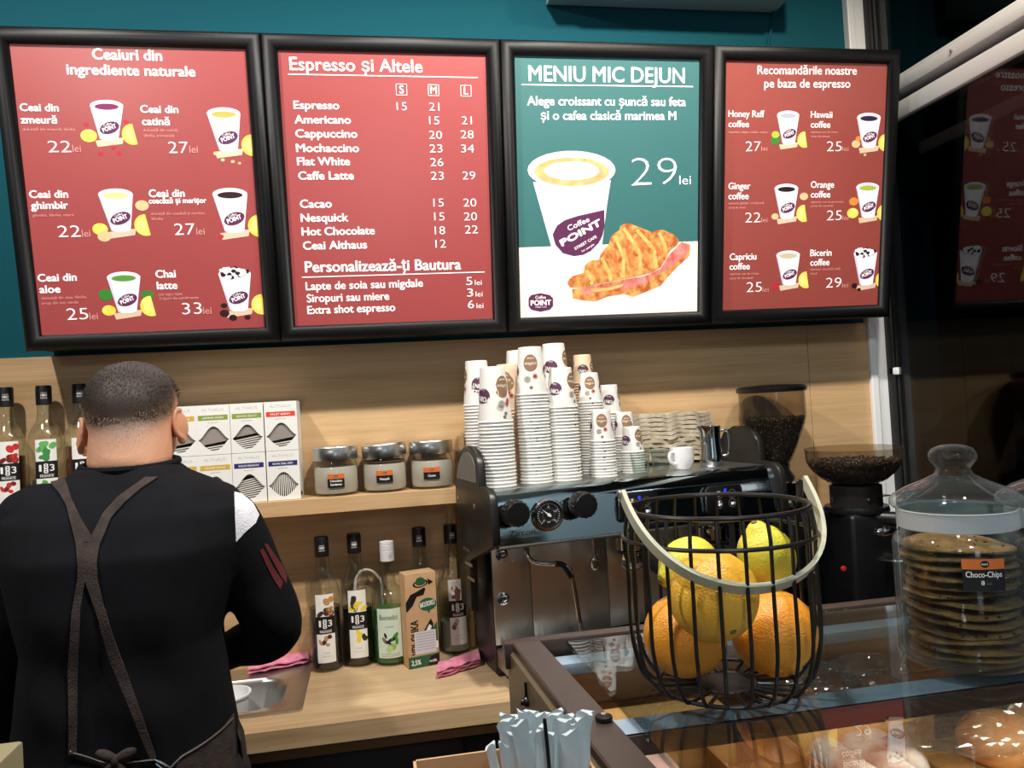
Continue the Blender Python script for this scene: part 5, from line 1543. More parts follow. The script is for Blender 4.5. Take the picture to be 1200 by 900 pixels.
b = NB(); lathe(b, [(.030, .0025), (.030, .0045), (.001, .0048)], (BX, BY, Zb), 24); obj('bottom_disc', b, M_wire, bask)
for s in (-1, 1):
    b = NB(); tube(b, [(BX + s * .0925, BY, Zb + zr1), (BX + s * .0965, BY, Zb + zr1 + .008), (BX + s * .0985, BY, Zb + zr1 + .020)], .0024, 8); obj('handle_lug', b, M_wire, bask)
b = NB(); N = 40; R1, R2, ph = .1015, .126, math.radians(43)
inn = []
ringsH = []
for k in range(N + 1):
    th = PI * k / N
    # a slightly squared arc: straight ends, round middle
    cx_ = R1 * math.cos(th) * (1 + .05 * math.sin(th) ** 2 * 2); sy_ = R2 * math.sin(th) ** .92
    o_ = Vector((BX + cx_, BY - sy_ * math.cos(ph), Zb + zr1 + .020 - sy_ * math.sin(ph)))
    rad_ = Vector((math.cos(th) / R1, -math.sin(th) * math.cos(ph) / R2, -math.sin(th) * math.sin(ph) / R2)).normalized()
    wdir = Vector((0, -math.sin(ph), math.cos(ph)))
    w2, t2 = .0062, .0022
    ringsH.append([o_ + wdir * w2 + rad_ * t2, o_ - wdir * w2 + rad_ * t2, o_ - wdir * w2 - rad_ * t2, o_ + wdir * w2 - rad_ * t2])
loft(b, ringsH); obj('handle', b, M_handle, bask, ang=40)
for s in (-1, 1):
    b = NB(); lathe(b, [(.004, 0), (.004, .002), (.0025, .003)], (BX + s * .1038, BY, Zb + zr1 + .020), 12, M=align((s, 0, 0))); obj('rivet', b, M_steel, bask)

# ------------------------------------------------------------------ fruit
def citrus(name, c, r, col1, col2, label, cat, nub=None, long=1.0, seed=0, group=None):
    m = mat(name + '_peel_%d' % seed, col1, .33, var=(18, col2), bump=(420, .35), spec=.5, sss=.04)
    b = NB()
    bmesh.ops.create_icosphere(b, subdivisions=4, radius=1)
    ax = Vector(nub).normalized() if nub is not None else Vector((0, 0, 1))
    for v in b.verts:
        n = v.co.normalized(); d = n.dot(ax)
        s = 1.0
        if long > 1:
            s = 1 + (long - 1) * abs(d) ** 2.2
            s += .24 * max(0, d - .93) / .07 * .9 + .06 * max(0, -d - .93) / .07
        else:
            s -= .03 * max(0, d - .95) / .05 + .015 * math.sin(n.x * 3 + seed) * math.sin(n.y * 2.5)
        s += .010 * math.sin(n.x * 5 + seed) * math.sin(n.z * 4 + seed * 2)
        v.co = Vector(c) + n * r * s
    root = thing(name, label, cat, (c.x, c.y, c.z - r), group)
    obj('peel', b, m, root)
    b = NB()
    q = ax if long > 1 else Vector((.3 * math.sin(seed), -.75, -.55)).normalized()
    rr_end = r * (long + .20) if long > 1 else r * .985
    lathe(b, [(.0035, -.001), (.0035, .0006), (.0015, .0010), (.0005, .0004)], c + q * rr_end, 10, M=align(q)); obj('stem_scar', b, mat('stem_scar_%d' % seed, (120, 96, 40), .7), root)
def fr(px, py, y): p = P(px, py, y=y); return Vector((p.x, y, p.z))
O1, O2 = (224, 144, 40), (232, 162, 58)
citrus('orange', fr(803, 744, BY + .022), .0435, O1, O2, 'deep orange fruit at the bottom left of the wire basket', 'orange', seed=1)
citrus('orange', fr(907, 741, BY + .020), .0460, O1, O2, 'large orange at the bottom right of the wire basket', 'orange', seed=2)
citrus('orange', fr(836, 698, BY - .040), .0445, (228, 170, 52), (236, 188, 70), 'yellowish orange on top at the front of the wire basket', 'orange', seed=3)
Y1, Y2 = (214, 204, 60), (228, 216, 84)
citrus('lemon', fr(898, 652, BY + .045), .0315, Y1, Y2, 'lemon with a nub pointing up at the back right of the basket', 'lemon', nub=(-.35, -.1, 1), long=1.16, seed=4)
citrus('lemon', fr(806, 661, BY + .040), .0285, Y1, Y2, 'lemon lying sideways at the back left of the basket', 'lemon', nub=(-.9, -.25, -.35), long=1.2, seed=5)

# ------------------------------------------------------------------ cookie jars
M_cjar = glass('cookie_jar_glass', (236, 242, 242), 1.5, .02, body=.0, rim=.26, body_col=(196, 206, 210))
M_seal = glass('seal_ring', (230, 234, 236), 1.45, .2, body=.62, body_col=(214, 220, 224))
M_cookie = mat('cookie_dough', (150, 114, 72), .95, spec=.2, var=(45, (112, 80, 48)), bump=(140, 1.0))
M_chip = mat('chocolate_chip', (48, 28, 20), .5)
def cookiejar(px, py, yoff, label, writing, ncook, where, seed):
    p = P(px, py, z=ZG); c = Vector((p.x, p.y + yoff, ZG + .0006))
    sc = scale_at(c)
    R = .0665; H = 170 / sc
    root = thing('cookie_jar', label, 'jar', c, 'glass cookie jars on the case')
    b = NB()
    lathe(b, [(R - .012, 0), (R - .003, .002), (R, .009), (R, H * .80), (R - .0015, H * .835), (R - .006, H * .87), (R - .0075, H * .885), (R - .0075, H + .004), (R - .0095, H + .006), (R - .0105, H + .004), (R - .0105, H * .885), (R - .0045, H * .82), (R - .003, H * .78), (R - .003, .012), (R - .006, .007), (.002, .006)], c, 56, cap1=True)
    obj('jar_body', b, M_cjar, root)
    b = NB(); zl = H + .0065
    lathe(b, [(R - .0125, zl - .022), (R - .0125, zl - .002), (R - .003, zl), (R + .0005, zl + .003), (R + .0005, zl + .009), (R - .003, zl + .013), (R * .76, zl + .021), (R * .48, zl + .029), (R * .29, zl + .036), (R * .25, zl + .042), (R * .29, zl + .046), (R * .36, zl + .052), (R * .365, zl + .058), (R * .31, zl + .064), (R * .17, zl + .068), (.001, zl + .069)], c, 56, cap0=False)
    lid = obj('lid', b, M_cjar, root)
    b = NB(); lathe(b, [(R - .0072, zl - .0215), (R - .0058, zl - .0205), (R - .0058, zl - .0012), (R - .0072, zl - .0005)], c, 56, cap0=False, cap1=False); obj('seal', b, M_seal, lid)
    if writing:
        pr = Print(); w2, h0, h1 = .0205, H * .555, H * .76
        pr.rect(-w2, h0, w2, h1, M_inkblack, 1); pr.rect(-w2, h1 - .0105, w2, h1, M_orl, 2)
        pr.ell((.001, h1 - .0052), .0042, .0036, M_inkblack, 3); pr.ctext('POINT', (.001, h1 - .0062), .0062, .0018, M_inkwhite, 4, .02)
        pr.ctext('Choco-Chips', (0, h1 - .0185), .0345, .0058, M_inkwhite, 3, .01); pr.ctext('8', (-.002, h1 - .0262), .003, .0042, M_inkwhite, 3, .02); pr.ctext('lei', (.0042, h1 - .0262), .004, .0026, M_greyink, 3)
        pr.put('label', cylmap(c, lambda v: R + .0005, to_cam_angle(c) + .33), root, .00006, frange(-w2, w2, 8))
    rr = random.Random(seed)
    z = .0078
    step = (H * .815 - z) / ncook
    for k in range(ncook):
        rc = rr.uniform(.0545, .0590); t = step * .66; tx, ty_ = rr.uniform(-.035, .035), rr.uniform(-.035, .035)
        cx = c.x + rr.uniform(-.0035, .0035); cy = c.y + rr.uniform(-.0035, .0035)
        b = NB()
        n = 40; prf = [(.001, 0), (.6, 0), (.9, .08), (.985, .3), (1, .5), (.97, .75), (.88, .93), (.6, 1.0), (.3, 1.05), (.001, 1.06)]
        fz = rr.uniform(0, 6)
        rings = []
        for (f, zz) in prf:
            ring = []
            for q in range(n):
                a = 2 * PI * q / n
                wv = 1 + (.030 * math.sin(3 * a + fz) + .018 * math.sin(7 * a + fz * 2) + .014 * math.sin(13 * a + fz)) * f
                rad_ = min(rc * f * wv, R - .0045 - .005)
                ring.append((cx + rad_ * math.cos(a), cy + rad_ * math.sin(a), c.z + z + zz * t * (1 + .12 * math.sin(5 * a + fz)) + f * rc * (tx * math.cos(a) + ty_ * math.sin(a)) * (1 if k else 0) + (0.0012 * math.sin(2 * a + fz) if zz > .0 else 0)))
            rings.append(ring)
        loft(b, rings)
        root2 = thing('cookie', ('top round choc chip cookie in the %s' if k == ncook - 1 else 'round choc chip cookie in the pile inside the %s') % where, 'cookie', (cx, cy, c.z + z), None if k == ncook - 1 else 'cookies piled in the ' + where)
        obj('biscuit', b, M_cookie, root2, ang=60)
        b = NB()
        for q in range(26):
            a = rr.uniform(0, 2 * PI)
            if q < 14: r_, zz = rc * .965, t * rr.uniform(.3, .8)
            else: r_, zz = rc * .85 * math.sqrt(rr.random()), t * 1.02
            ball(b, (cx + r_ * math.cos(a), cy + r_ * math.sin(a), c.z + z + zz), .0017, .0017, .0012, 7, 5)
        tag(obj('chocolate_chips', b, M_chip, root2), kind='stuff')
        z += step
    return c
cookiejar(1132, 771, 0, 'glass cookie jar with Choco-Chips label and knobbed lid', True, 13, 'labelled jar', 5)
cookiejar(1262, 768, 0, 'second glass jar cut by the right edge of the picture', False, 8, 'jar at the right edge', 8)

# ------------------------------------------------------------------ stir sticks in a card box in front of the case
ys = -1.43
M_wrap = mat('white_wrapper', (214, 226, 230), .5, var=(60, (198, 212, 218)))
zst = P(640, 838, y=ys).z
xl, xrr = P(486, 893, y=ys).x, P(692, 893, y=ys).x
zbx = P(540, 899, y=ys).z - .008
xrr = min(xrr, xo(ys) - .012)
ZL = zbx - .075
b = NB(); box(b, -.30, -1.52, ZL - .03, xo(-1.5) - .020, -1.36, ZL, .003)
sh_ = thing('customer_ledge', 'oak ledge in front holding the box of wrapped sticks', 'ledge', (-.1, -1.44, ZL - .03))
obj('top', b, M_counter, sh_)
b = NB(); box(b, -.28, -1.50, 0, -.25, -1.38, ZL - .0305); box(b, xo(-1.5) - .05, -1.50, 0, xo(-1.5) - .02, -1.38, ZL - .0305); obj('support', b, M_cab, sh_)
b = NB()
wl = .0022
for q in ((xl, ys - .04, xrr, ys - .04 + wl), (xl, ys + .04 - wl, xrr, ys + .04), (xl, ys - .04, xl + wl, ys + .04), (xrr - wl, ys - .04, xrr, ys + .04)): box(b, q[0], q[1], ZL + .0006, q[2], q[3], zbx)
box(b, xl, ys - .04, ZL + .0006, xrr, ys + .04, ZL + .003)
tag(obj('card_box', b, M_kraft, None, ((xl + xrr) / 2, ys, ZL + .0006), smooth=False), 'open brown card box full of white wrapped sticks', 'box')
rr = random.Random(21)
sticks = [(575, 874, .02, 11), (589, 872, .0, 12)] + [(590 + q * 9.6, 850 + 10 * math.sin(q * 1.7) - 6 * (q % 3 == 0), .012 - .010 * (q % 3), 20) for q in range(11)] + [(596 + q * 11, 838 + 5 * math.sin(q * 2.1), .030, 21) for q in range(9)]
for k, (px, py, dy, wpx) in enumerate(sticks):
    yy = ys + dy - .006 + (k % 2) * .002
    p = P(px, py, y=yy)
    w_ = wpx / scale_at(p) / 2
    lean = (px - 640) * .00022
    x0_ = min(max(p.x - lean, xl + .008), xrr - .012)
    b = NB(); n = 12; rings = []
    L = p.z - (ZL + .004)
    for q in range(n + 1):
        t = q / n
        x = x0_ + (p.x - x0_) * t ** 1.3 + .0012 * math.sin(t * 6 + k)
        zz = ZL + .004 + L * t
        wv = w_ * (1 if t < .93 else 1.12); th_ = .0024 * (1 if t < .9 else .35)
        rag = (.003 * math.sin(k * 3.1 + 1)) if q == n else 0
        tw_ = .25 * math.sin(k * 2.3)
        ring = []
        for j in range(10):
            a = 2 * PI * j / 10
            ex_, ey_ = wv * math.cos(a), th_ * math.sin(a)
            ring.append((x + ex_ * math.cos(tw_), yy + ey_ + ex_ * math.sin(tw_) * .4 + .001 * math.sin(t * 9 + k), zz + (rag * math.cos(a) + .0016 * math.sin(a * 3 + k) if q == n else 0)))
        rings.append(ring)
    loft(b, rings)
    lab = 'white paper wrapped stick in the bundle in the card box' if k > 1 else ('short white wrapped stick, leftmost in the card box' if k == 0 else 'short white wrapped stick, second from left in the card box')
    tag(obj('wrapped_stick', b, M_wrap, None, (x0_, yy, ZL + .004), ang=50), lab, 'wrapped stick', 'wrapped sticks in the card box' if k > 1 else None)
b = NB(); p = P(638, 842, y=ys - .02); tube(b, [(p.x + .004, p.y, ZL + .01), (p.x + .001, p.y, p.z - .02), (p.x, p.y, p.z)], .0014, 8)
tag(obj('black_straw', b, M_black, None, (p.x, p.y, ZL + .004)), 'thin black straw among the white wrapped sticks', 'straw')
# corner of the serving counter at the lower left
q = P(28, 867, y=-1.18)
b = NB(); box(b, -1.6, -1.42, 0, q.x, -1.18, q.z, .003)
sv = thing('serving_counter', 'pale counter corner at the lower left beside the person', 'counter', (-1.0, -1.3, 0))
obj('top', b, mat('pale_laminate', (150, 142, 112), .5), sv)
# ------------------------------------------------------------------ the person at the sink
M_skin = mat('skin', (222, 164, 132), .5, sss=.12, var=(9, (212, 150, 118)), bump=(160, .12))
M_sweat = mat('black_knit', (17, 18, 22), .95, spec=.15, var=(24, (20, 21, 26)), bump=(700, .25))
M_strap = mat('brown_apron', (66, 57, 54), .9, spec=.2, var=(50, (52, 45, 44)), bump=(300, .4))
M_whitek = mat('white_knit', (226, 228, 240), .8, bump=(260, .4))
M_redk = mat('dark_red_knit', (92, 28, 32), .9, bump=(260, .4))
M_trous = mat('dark_trousers', (20, 20, 24), .85)
M_cordm = mat('grey_cord', (92, 86, 84), .7)
def J(px, py, y): return P(px, py, y=y)

def remeshed(bm, voxel, smooth_it=6):
    me = bpy.data.meshes.new('t'); bm.to_mesh(me); bm.free()
    o = bpy.data.objects.new('t', me); COL.objects.link(o)
    m = o.modifiers.new('r', 'REMESH'); m.mode = 'VOXEL'; m.voxel_size = voxel
    s = o.modifiers.new('s', 'SMOOTH'); s.iterations = smooth_it; s.factor = .5
    bpy.context.view_layer.update()
    ev = o.evaluated_get(bpy.context.evaluated_depsgraph_get())
    out = bpy.data.meshes.new_from_object(ev)
    b = NB(); b.from_mesh(out)
    bpy.data.objects.remove(o); bpy.data.meshes.remove(me); bpy.data.meshes.remove(out)
    return b

def limb(b, pts, rs, n=6, seg=18):
    """tapering limb with rounded ends through joints"""
    sp = smooth_path(pts, n)
    rr = []
    for i in range(len(pts) - 1):
        for q in range(n): rr.append(rs[i] + (rs[i + 1] - rs[i]) * q / n)
    rr.append(rs[-1])
    tube(b, sp, rr, seg)
    ball(b, sp[0], rs[0], u=seg, v=12); ball(b, sp[-1], rs[-1], u=seg, v=12)

def torso(b, grow, rows, seg=36):
    rings = []
    for px, py, y, hw, hd in rows:
        c = J(px, py, y)
        ring = []
        for k in range(seg):
            a = 2 * PI * k / seg
            ca, sa = math.cos(a), math.sin(a)
            e = .86
            x = math.copysign(abs(ca) ** e, ca) * (hw + grow); yy = math.copysign(abs(sa) ** e, sa) * (hd + grow)
            if yy < 0: yy -= .014 * math.exp(-((abs(x) - .085) / .05) ** 2) - .010 * math.exp(-(x / .025) ** 2)      # shoulder blades and spine
            ring.append((c.x + x, c.y + yy, c.z))
        rings.append(ring)
    loft(b, rings)

ROWS = [(152, 553, -.580, .071, .064), (152, 564, -.592, .104, .076), (152, 578, -.605, .150, .088), (151, 600, -.618, .176, .104), (150, 640, -.634, .170, .120), (149, 700, -.640, .148, .120), (149, 745, -.640, .132, .115), (150, 820, -.640, .144, .117), (152, 880, -.640, .154, .121), (153, 960, -.640, .165, .126), (153, 1010, -.640, .178, .125)]
SR, ER, WR_, HR = J(262, 618, -.622), J(319, 737, -.585), J(238, 778, -.455), J(222, 776, -.40)
SL, EL, WL, HL = J(40, 618, -.622), J(0, 775, -.60), J(14, 852, -.50), J(24, 858, -.43)
hipR, kneeR, ankR = Vector((-.31, -.64, .86)), Vector((-.30, -.60, .48)), Vector((-.30, -.65, .09))
hipL, kneeL, ankL = Vector((-.52, -.64, .86)), Vector((-.53, -.60, .48)), Vector((-.54, -.65, .09))
HC = J(155, 478, -.528)
person = thing('person', 'person seen from behind in a black sweater with crossed brown apron straps', 'person', (HC.x, -.64, 0))

# body: one continuous skin
b = NB()
torso(b, -.004, ROWS)
limb(b, [J(152, 562, -.588), J(153, 532, -.570), J(154, 500, -.545)], [.064, .0665, .063])
ball(b, HC + Vector((0, .0, .000)), .0715, .090, .071, 32, 22)                                  # cranium
ball(b, HC + Vector((.001, -.012, -.026)), .0665, .070, .056, 28, 18)                            # back of the skull
ball(b, HC + Vector((.003, .040, -.052)), .060, .062, .066, 28, 18)                             # jaw and face
ball(b, HC + Vector((.003, .070, -.092)), .030, .026, .022, 18, 12)                             # chin
ball(b, HC + Vector((.003, .104, -.036)), .013, .020, .018, 14, 10); ball(b, HC + Vector((.003, .094, -.014)), .009, .014, .028, 14, 10)   # nose
ball(b, HC + Vector((.003, .096, -.068)), .024, .010, .009, 14, 8)                              # mouth
for s in (-1, 1): ball(b, HC + Vector((s * .030 + .003, .084, -.004)), .022, .014, .008, 14, 8)  # brow
limb(b, [SR, (SR + ER) / 2 + Vector((.004, 0, 0)), ER, (ER + WR_) / 2, WR_], [.050, .047, .041, .037, .028])
limb(b, [SL, (SL + EL) / 2, EL, (EL + WL) / 2, WL], [.050, .047, .041, .037, .028])
for Wp, Hp, s in ((WR_, HR, 1), (WL, HL, -1)):
    d = (Hp - Wp).normalized(); sd = d.cross(Vector((0, 0, 1))).normalized(); up = sd.cross(d)
    limb(b, [Wp, Wp + d * .04, Wp + d * .075], [.026, .030, .030], 4)
    for f in range(4):
        r0 = Wp + d * .075 + sd * (f - 1.5) * .017
        L = (.036, .042, .040, .032)[f]
        limb(b, [r0, r0 + d * L * .8 - up * .006, r0 + d * L * 1.35 - up * .026, r0 + d * L * 1.4 - up * .046], [.0095, .009, .0085, .0075], 3, 10)
    t0 = Wp + d * .025 - sd * s * .024
    limb(b, [t0, t0 + d * .025 - sd * s * .020 - up * .010, t0 + d * .050 - sd * s * .020 - up * .022], [.012, .0105, .009], 3, 10)
for h_, k_, a_ in ((hipR, kneeR, ankR), (hipL, kneeL, ankL)):
    limb(b, [h_, (h_ + k_) / 2, k_, (k_ + a_) / 2 + Vector((0, -.015, 0)), a_], [.082, .074, .056, .054, .040])
ball(b, J(153, 1000, -.64), .165, .118, .09, 28, 16)
bb_ = remeshed(b, .0062, 5)
bb_.normal_update()
nrm = [(v, v.normal.copy()) for v in bb_.verts]
for v, n in nrm:                                          # the skin keeps clear of the sweater under the collar
    if v.co.y < -.462 and v.co.z > .93: v.co -= n * .013 * max(0, min(1, (1.432 - v.co.z) / .008))
body = obj('body', bb_, M_skin, person, ang=180)

# ears: shell with a rim, lobe below
for s, (px, py), tilt in ((-1, (96, 511), .10), (1, (211.5, 499), -.10)):
    e = J(px, py, -.522)
    b = NB()
    M = Matrix.Rotation(tilt, 4, 'Y') @ Matrix.Rotation(s * -.55, 4, 'Z')
    ball(b, (0, 0, 0), .0075, .017, .0265, 20, 14)
    rim = [(s * .004, -.004 - .014 * math.sin(t), .004 + .025 * math.cos(t)) for t in frange(-.5, 3.3, 16)]
    tube(b, rim, .0042, 8); ball(b, (0, -.001, -.024), .006, .010, .009, 12, 8); ball(b, (-s * .016, .006, -.002), .020, .011, .018, 14, 10)
    bmesh.ops.transform(b, matrix=Matrix.Translation(e) @ M, verts=b.verts)
    obj('ear', remeshed(b, .0026, 3), M_skin, body, ang=180)
b = NB()
for s in (-1, 1): ball(b, HC + Vector((s * .030 + .003, .086, -.014)), .011, .008, .010, 12, 8)
obj('eyes', b, mat('eye_white', (230, 228, 224), .2), body)

# hair: cropped, faded at the nape
dg = bpy.context.evaluated_depsgraph_get()
bpy.context.view_layer.update()
def bvh_of(o):
    bb = NB(); bb.from_mesh(o.data); off = base_of(o)
    bmesh.ops.translate(bb, vec=off, verts=bb.verts)
    t = BVHTree.FromBMesh(bb); bb.free(); return t
bt = bvh_of(body)
def hairline(d):
    """lowest height (rel. to the head centre) hair reaches in direction d"""
    back = max(0, -d.y)
    return .028 - .080 * back ** .8 if d.y < .35 else .030 + .02 * d.y
hm = bpy.data.materials.new('cropped_hair'); hm.use_nodes = True
nt = hm.node_tree; pb = nt.nodes['Principled BSDF']
at = nt.nodes.new('ShaderNodeAttribute'); at.attribute_name = 'fade'
nz = nt.nodes.new('ShaderNodeTexNoise'); nz.inputs['Scale'].default_value = 420; nz.inputs['Detail'].default_value = 2
ad = nt.nodes.new('ShaderNodeMath'); ad.operation = 'MULTIPLY_ADD'; ad.inputs[1].default_value = .9; ad.inputs[2].default_value = -.45
nt.links.new(nz.outputs['Fac'], ad.inputs[0])
ad2 = nt.nodes.new('ShaderNodeMath'); nt.links.new(ad.outputs[0], ad2.inputs[0]); nt.links.new(at.outputs['Fac'], ad2.inputs[1])
rp = nt.nodes.new('ShaderNodeValToRGB')
rp.color_ramp.elements[0].position = .05; rp.color_ramp.elements[0].color = rgb(214, 160, 130)
rp.color_ramp.elements[1].position = .75; rp.color_ramp.elements[1].color = rgb(50, 40, 34)
e_ = rp.color_ramp.elements.new(.40); e_.color = rgb(108, 88, 74)
nt.links.new(ad2.outputs[0], rp.inputs['Fac']); nt.links.new(rp.outputs['Color'], pb.inputs['Base Color'])
pb.inputs['Roughness'].default_value = .6
bh = NB(); fade = []
rr = random.Random(5)
NL, NA = 40, 72
grid = []
for i in range(NL + 1):
    row = []
    for k in range(NA):
        a = 2 * PI * k / NA
        d0 = Vector((math.cos(a), math.sin(a), 0))
        # polar angle from the crown down to the hairline of that bearing
        zl = hairline(d0) - .026
        pmax = math.pi / 2 - math.atan2(zl, .088)
        ph_ = pmax * i / NL
        d = Vector((math.sin(ph_) * d0.x, math.sin(ph_) * d0.y, math.cos(ph_)))
        h_ = bt.ray_cast(HC + d * .3, -d, .4)
        p = h_[0] if h_[0] is not None else HC + d * .09
        f = max(0, min(1, (pmax - ph_) / (.95 if d0.y < .3 else .25)))
        row.append(bh.verts.new(p + d * (.001 + .0030 * f ** .6))); fade.append(f)
    grid.append(row)
for i in range(NL):
    for k in range(NA):
        try: bh.faces.new((grid[i][k], grid[i + 1][k], grid[i + 1][(k + 1) % NA], grid[i][(k + 1) % NA]))
        except ValueError: pass
# short strands standing off the scalp, longer and combed forward on the crown
for q in range(9000):
    i = rr.randrange(1, NL); k = rr.randrange(NA)
    if rr.random() > math.sin(PI / 2 * i / NL) + .1: continue
    p = grid[i][k].co + Vector((rr.uniform(-.004, .004), rr.uniform(-.004, .004), rr.uniform(-.003, .003)))
    f = fade[i * NA + k]
    if f < .12 or p.y > HC.y + .045: continue
    d = (p - HC).normalized()
    L = (.002 + .0085 * f ** 2.0 * rr.uniform(.6, 1.2)) * (1 if p.y < HC.y + .03 else .15)
    t = (d * .6 + Vector((rr.uniform(-.35, .35), .75, .25))).normalized() if f > .6 else (d + Vector((rr.uniform(-.3, .3), 0, -.7))).normalized()
    h_ = bt.ray_cast(HC + d * .3, -d, .4)
    p = (h_[0] if h_[0] is not None else p) + d * (.0008 + .0028 * f ** .6)
    sd = t.cross(d); sd = (sd.normalized() if sd.length > .01 else Vector((1, 0, 0))) * .0006
    bend = (p + t * L * .55 + d * L * .25)
    a_, c_, e1, e2, g_ = [bh.verts.new(v) for v in (p - sd, p + sd, bend - sd * .8, bend + sd * .8, p + t * L)]
    fade += [f, f, f, f, min(1, f + .1)]
    bh.faces.new((a_, c_, e2, e1)); bh.faces.new((e1, e2, g_))
bh.verts.index_update()
hair = obj('hair', bh, hm, body, ang=180)
fa = hair.data.attributes.new('fade', 'FLOAT', 'POINT')
for i, f in enumerate(fade): fa.data[i].value = f

# sweater
b = NB()
torso(b, .012, [(153, 545, -.576, .0640, .062), (152, 554, -.583, .078, .068), (152, 563, -.592, .104, .077)] + ROWS[2:-1])
limb(b, [SR + Vector((-.03, 0, .006)), SR, (SR + ER) / 2 + Vector((.006, 0, .004)), ER, (ER + WR_) / 2, WR_], [.058, .0625, .053, .050, .034, .030])
limb(b, [SL + Vector((.03, 0, .006)), SL, (SL + EL) / 2, EL, (EL + WL) / 2, WL], [.058, .0625, .060, .056, .050, .042])
sb = remeshed(b, .0062, 4)
for v in sb.verts:                                       # soft folds of the knit
    c = v.co
    v.co += Vector((0, -1, 0)) * .0035 * (math.sin(c.z * 46 + c.x * 30) * math.sin(c.x * 22 - c.z * 9)) * max(0, min(1, (1.30 - c.z) / .2))
sweater = obj('sweater', sb, M_sweat, person, ang=180)
st_ = bvh_of(sweater)
b = NB()
ring = []
for k in range(40):
    a = 2 * PI * k / 40
    c = J(153, 546.5, -.577)
    ring.append((c.x + .0740 * math.cos(a), c.y + .0740 * math.sin(a) * .98, c.z + .004 + .006 * math.sin(a)))
tube(b, ring, .0062, 8, closed=True)
obj('collar', b, M_sweat, sweater)

def onto(px, py, off):
    d = ray(px, py).normalized()
    h_ = st_.ray_cast(CAM, d, 3)
    if h_[0] is None:
        for q in range(1, 30):
            h_ = st_.ray_cast(CAM, ray(px + (152 - px) * q * .004, py + (700 - py) * q * .004).normalized(), 3)
            if h_[0] is not None: break
    n = h_[1]
    if n.dot(d) > 0: n = -n
    return h_[0] + n * off

def patch(name, polys, m, parent, off=.0015, thick=.0012, step=5):
    """piece of cloth that lies on the sweater"""
    b = NB()
    for pts in polys:
        t = tessellate_polygon([[Vector((x, y, 0)) for x, y in pts]])
        vs = [b.verts.new((x, y, 0)) for x, y in pts]
        for f in t: b.faces.new([vs[i] for i in f])
    xs = [v.co.x for v in b.verts]; ys_ = [v.co.y for v in b.verts]
    x = min(xs) + step
    while x < max(xs):
        bmesh.ops.bisect_plane(b, geom=b.verts[:] + b.edges[:] + b.faces[:], dist=1e-5, plane_co=(x, 0, 0), plane_no=(1, 0, 0)); x += step
    y = min(ys_) + step
    while y < max(ys_):
        bmesh.ops.bisect_plane(b, geom=b.verts[:] + b.edges[:] + b.faces[:], dist=1e-5, plane_co=(0, y, 0), plane_no=(0, 1, 0)); y += step
    bmesh.ops.remove_doubles(b, verts=b.verts, dist=.01)
    bmesh.ops.triangulate(b, faces=b.faces[:])
    for v in b.verts: v.co = onto(v.co.x, v.co.y, off)
    for q in range(3): bmesh.ops.smooth_vert(b, verts=[v for v in b.verts if not v.is_boundary], factor=.4, use_axis_x=True, use_axis_y=True, use_axis_z=True)
    bmesh.ops.recalc_face_normals(b, faces=b.faces)
    s = sum((f.normal.dot(CAM - f.calc_center_median()) for f in b.faces))
    if s < 0: bmesh.ops.reverse_faces(b, faces=b.faces)
    bmesh.ops.solidify(b, geom=b.faces[:], thickness=thick)
    return obj(name, b, m, parent, ang=60)
z1 = lambda pts: [(x / 2.6475, 560 + y / 2.6475) for x, y in pts]
patch('shoulder_panel', [[(274.5, 577), (283, 579), (296, 590), (303, 603), (299, 613), (288, 622.5), (276, 635)]], M_whitek, sweater)
patch('sleeve_stripes', [[(308.5, 637), (313, 637.5), (322, 651), (331, 664), (335, 674), (335, 684), (329, 676), (318, 656)], [(304, 645), (308, 643), (319, 664), (331, 682), (328, 691), (320, 679), (311, 661)]], M_redk, sweater, step=4)
apron = obj('apron', NB(), M_strap, person) if False else None
ar = [z1([(153, 12), (203, 2), (222, 65), (252, 130), (284, 182), (270, 200), (235, 205), (222, 150), (205, 85), (185, 50)]),
      z1([(452, 2), (490, 2), (440, 35), (388, 80), (345, 130), (312, 205), (278, 205), (262, 196), (284, 180), (320, 112), (370, 60)]),
      z1([(235, 203), (312, 203), (300, 262), (304, 312), (262, 318), (240, 312), (240, 268)]),
      z1([(240, 310), (264, 316), (250, 400), (243, 550), (240, 700), (238, 860), (214, 860), (212, 600), (222, 420)]),
      z1([(262, 316), (304, 310), (318, 370), (352, 485), (412, 650), (450, 760), (486, 866), (468, 872), (420, 752), (344, 565), (300, 425)])]
straps = patch('apron_straps', ar, M_strap, person, off=.0035, thick=.0022, step=6)
sk = patch('apron_skirt', [[(272, 836), (262, 850), (240, 868), (210, 886), (204, 905), (203, 960), (268, 960), (276, 905), (273, 862)]], M_strap, person, off=.004, thick=.002, step=7)
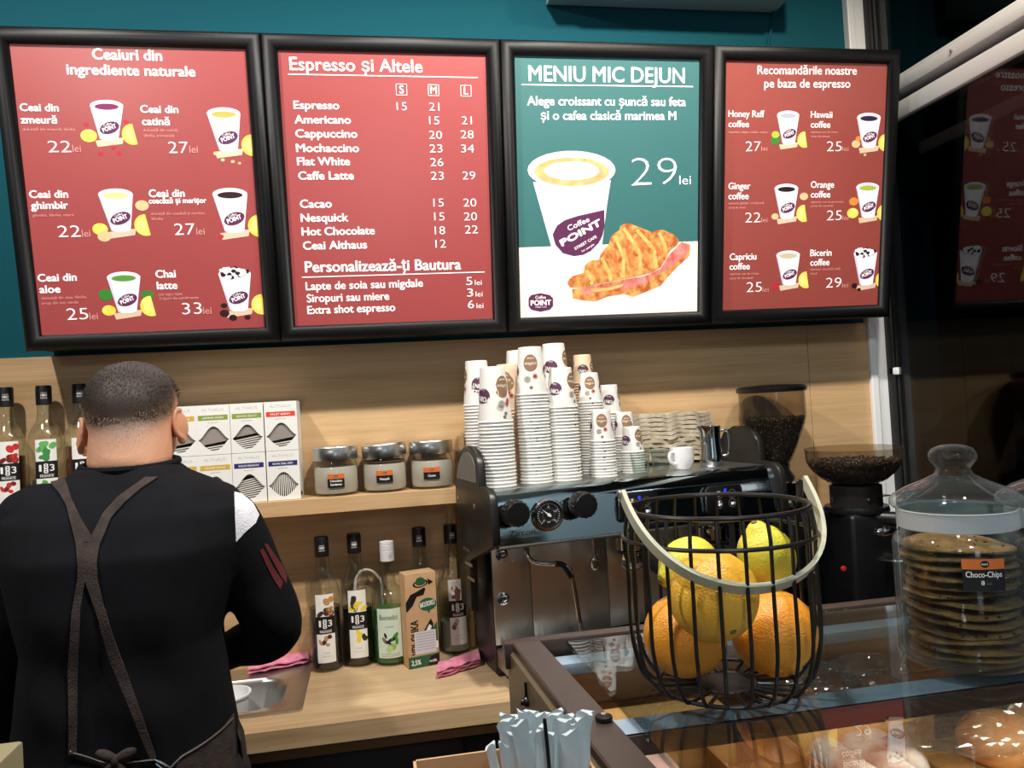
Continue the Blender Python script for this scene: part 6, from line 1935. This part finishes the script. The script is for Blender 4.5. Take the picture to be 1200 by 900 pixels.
# bib and front of the apron, around the far side of the body
b = NB(); rows = []
for px, py, y, hw, hd in ROWS[3:]:
    c = J(px, py, y)
    rows.append([(c.x + (hw + .017) * math.cos(a), c.y + (hd + .022) * math.sin(a), c.z) for a in frange(math.radians(-6 if py > 830 else 40), math.radians(186 if py > 830 else 140), 24)])
zl = rows[-1]
rows.append([(x, y, .55) for x, y, z in zl])
loft(b, rows, closed=False)
bmesh.ops.recalc_face_normals(b, faces=b.faces)
bmesh.ops.solidify(b, geom=b.faces[:], thickness=.002)
obj('apron_front', b, M_strap, person)
b = NB(); tube(b, smooth_path([onto(x, y, .004) for x, y in ((84, 881), (92, 883), (104, 887), (118, 892), (132, 893))], 4), .0014, 6)
tube(b, smooth_path([onto(x, y, .004) for x, y in ((150, 893), (166, 891), (184, 890), (199, 899))], 4), .0014, 6)
tube(b, smooth_path([onto(x, y, .006) for x, y in ((199, 898), (211, 886), (226, 877), (241, 867), (256, 855), (269, 842))], 4), .0013, 6)
obj('apron_cord', b, M_cordm, straps)
b = NB()
k0 = onto(141, 888, .012)
for dx, dz, rx, rz, t in ((-.012, .008, .016, .008, .5), (.013, .006, .017, .008, -.4), (0, 0, .008, .009, 0), (-.010, -.012, .006, .016, .3), (.008, -.014, .006, .018, -.25)):
    ball(b, k0 + Vector((dx, 0, dz)), rx, .006, rz, 14, 10, M=Matrix.Rotation(t, 4, 'Y'))
obj('apron_bow', b, M_strap, straps)
b = NB()
for (a0, a1) in (((181, 888), (195, 896)), ((183, 893), (190, 899))): tube(b, [onto(*a0, .006), onto(*a1, .006)], .0014, 6)
ball(b, onto(84, 880, .004), .0028)
obj('buckle', b, M_chrome, straps)
# trousers and shoes
b = NB()
for h_, k_, a_ in ((hipR, kneeR, ankR), (hipL, kneeL, ankL)):
    limb(b, [h_ + Vector((0, 0, .05)), (h_ + k_) / 2, k_, (k_ + a_) / 2, a_ + Vector((0, 0, .02))], [.092, .084, .068, .064, .058])
ball(b, J(153, 1004, -.64), .172, .124, .10, 28, 16)
obj('trousers', remeshed(b, .009, 4), M_trous, person, ang=180)
for a_ in (ankR, ankL):
    b = NB(); ball(b, a_ + Vector((0, .0, -.042)), .046, .055, .046, 20, 12); ball(b, a_ + Vector((0, .10, -.055)), .046, .095, .034, 20, 12)
    for v in b.verts: v.co.z = max(v.co.z, .002)
    obj('shoe', remeshed(b, .008, 3), M_black, person, ang=180)
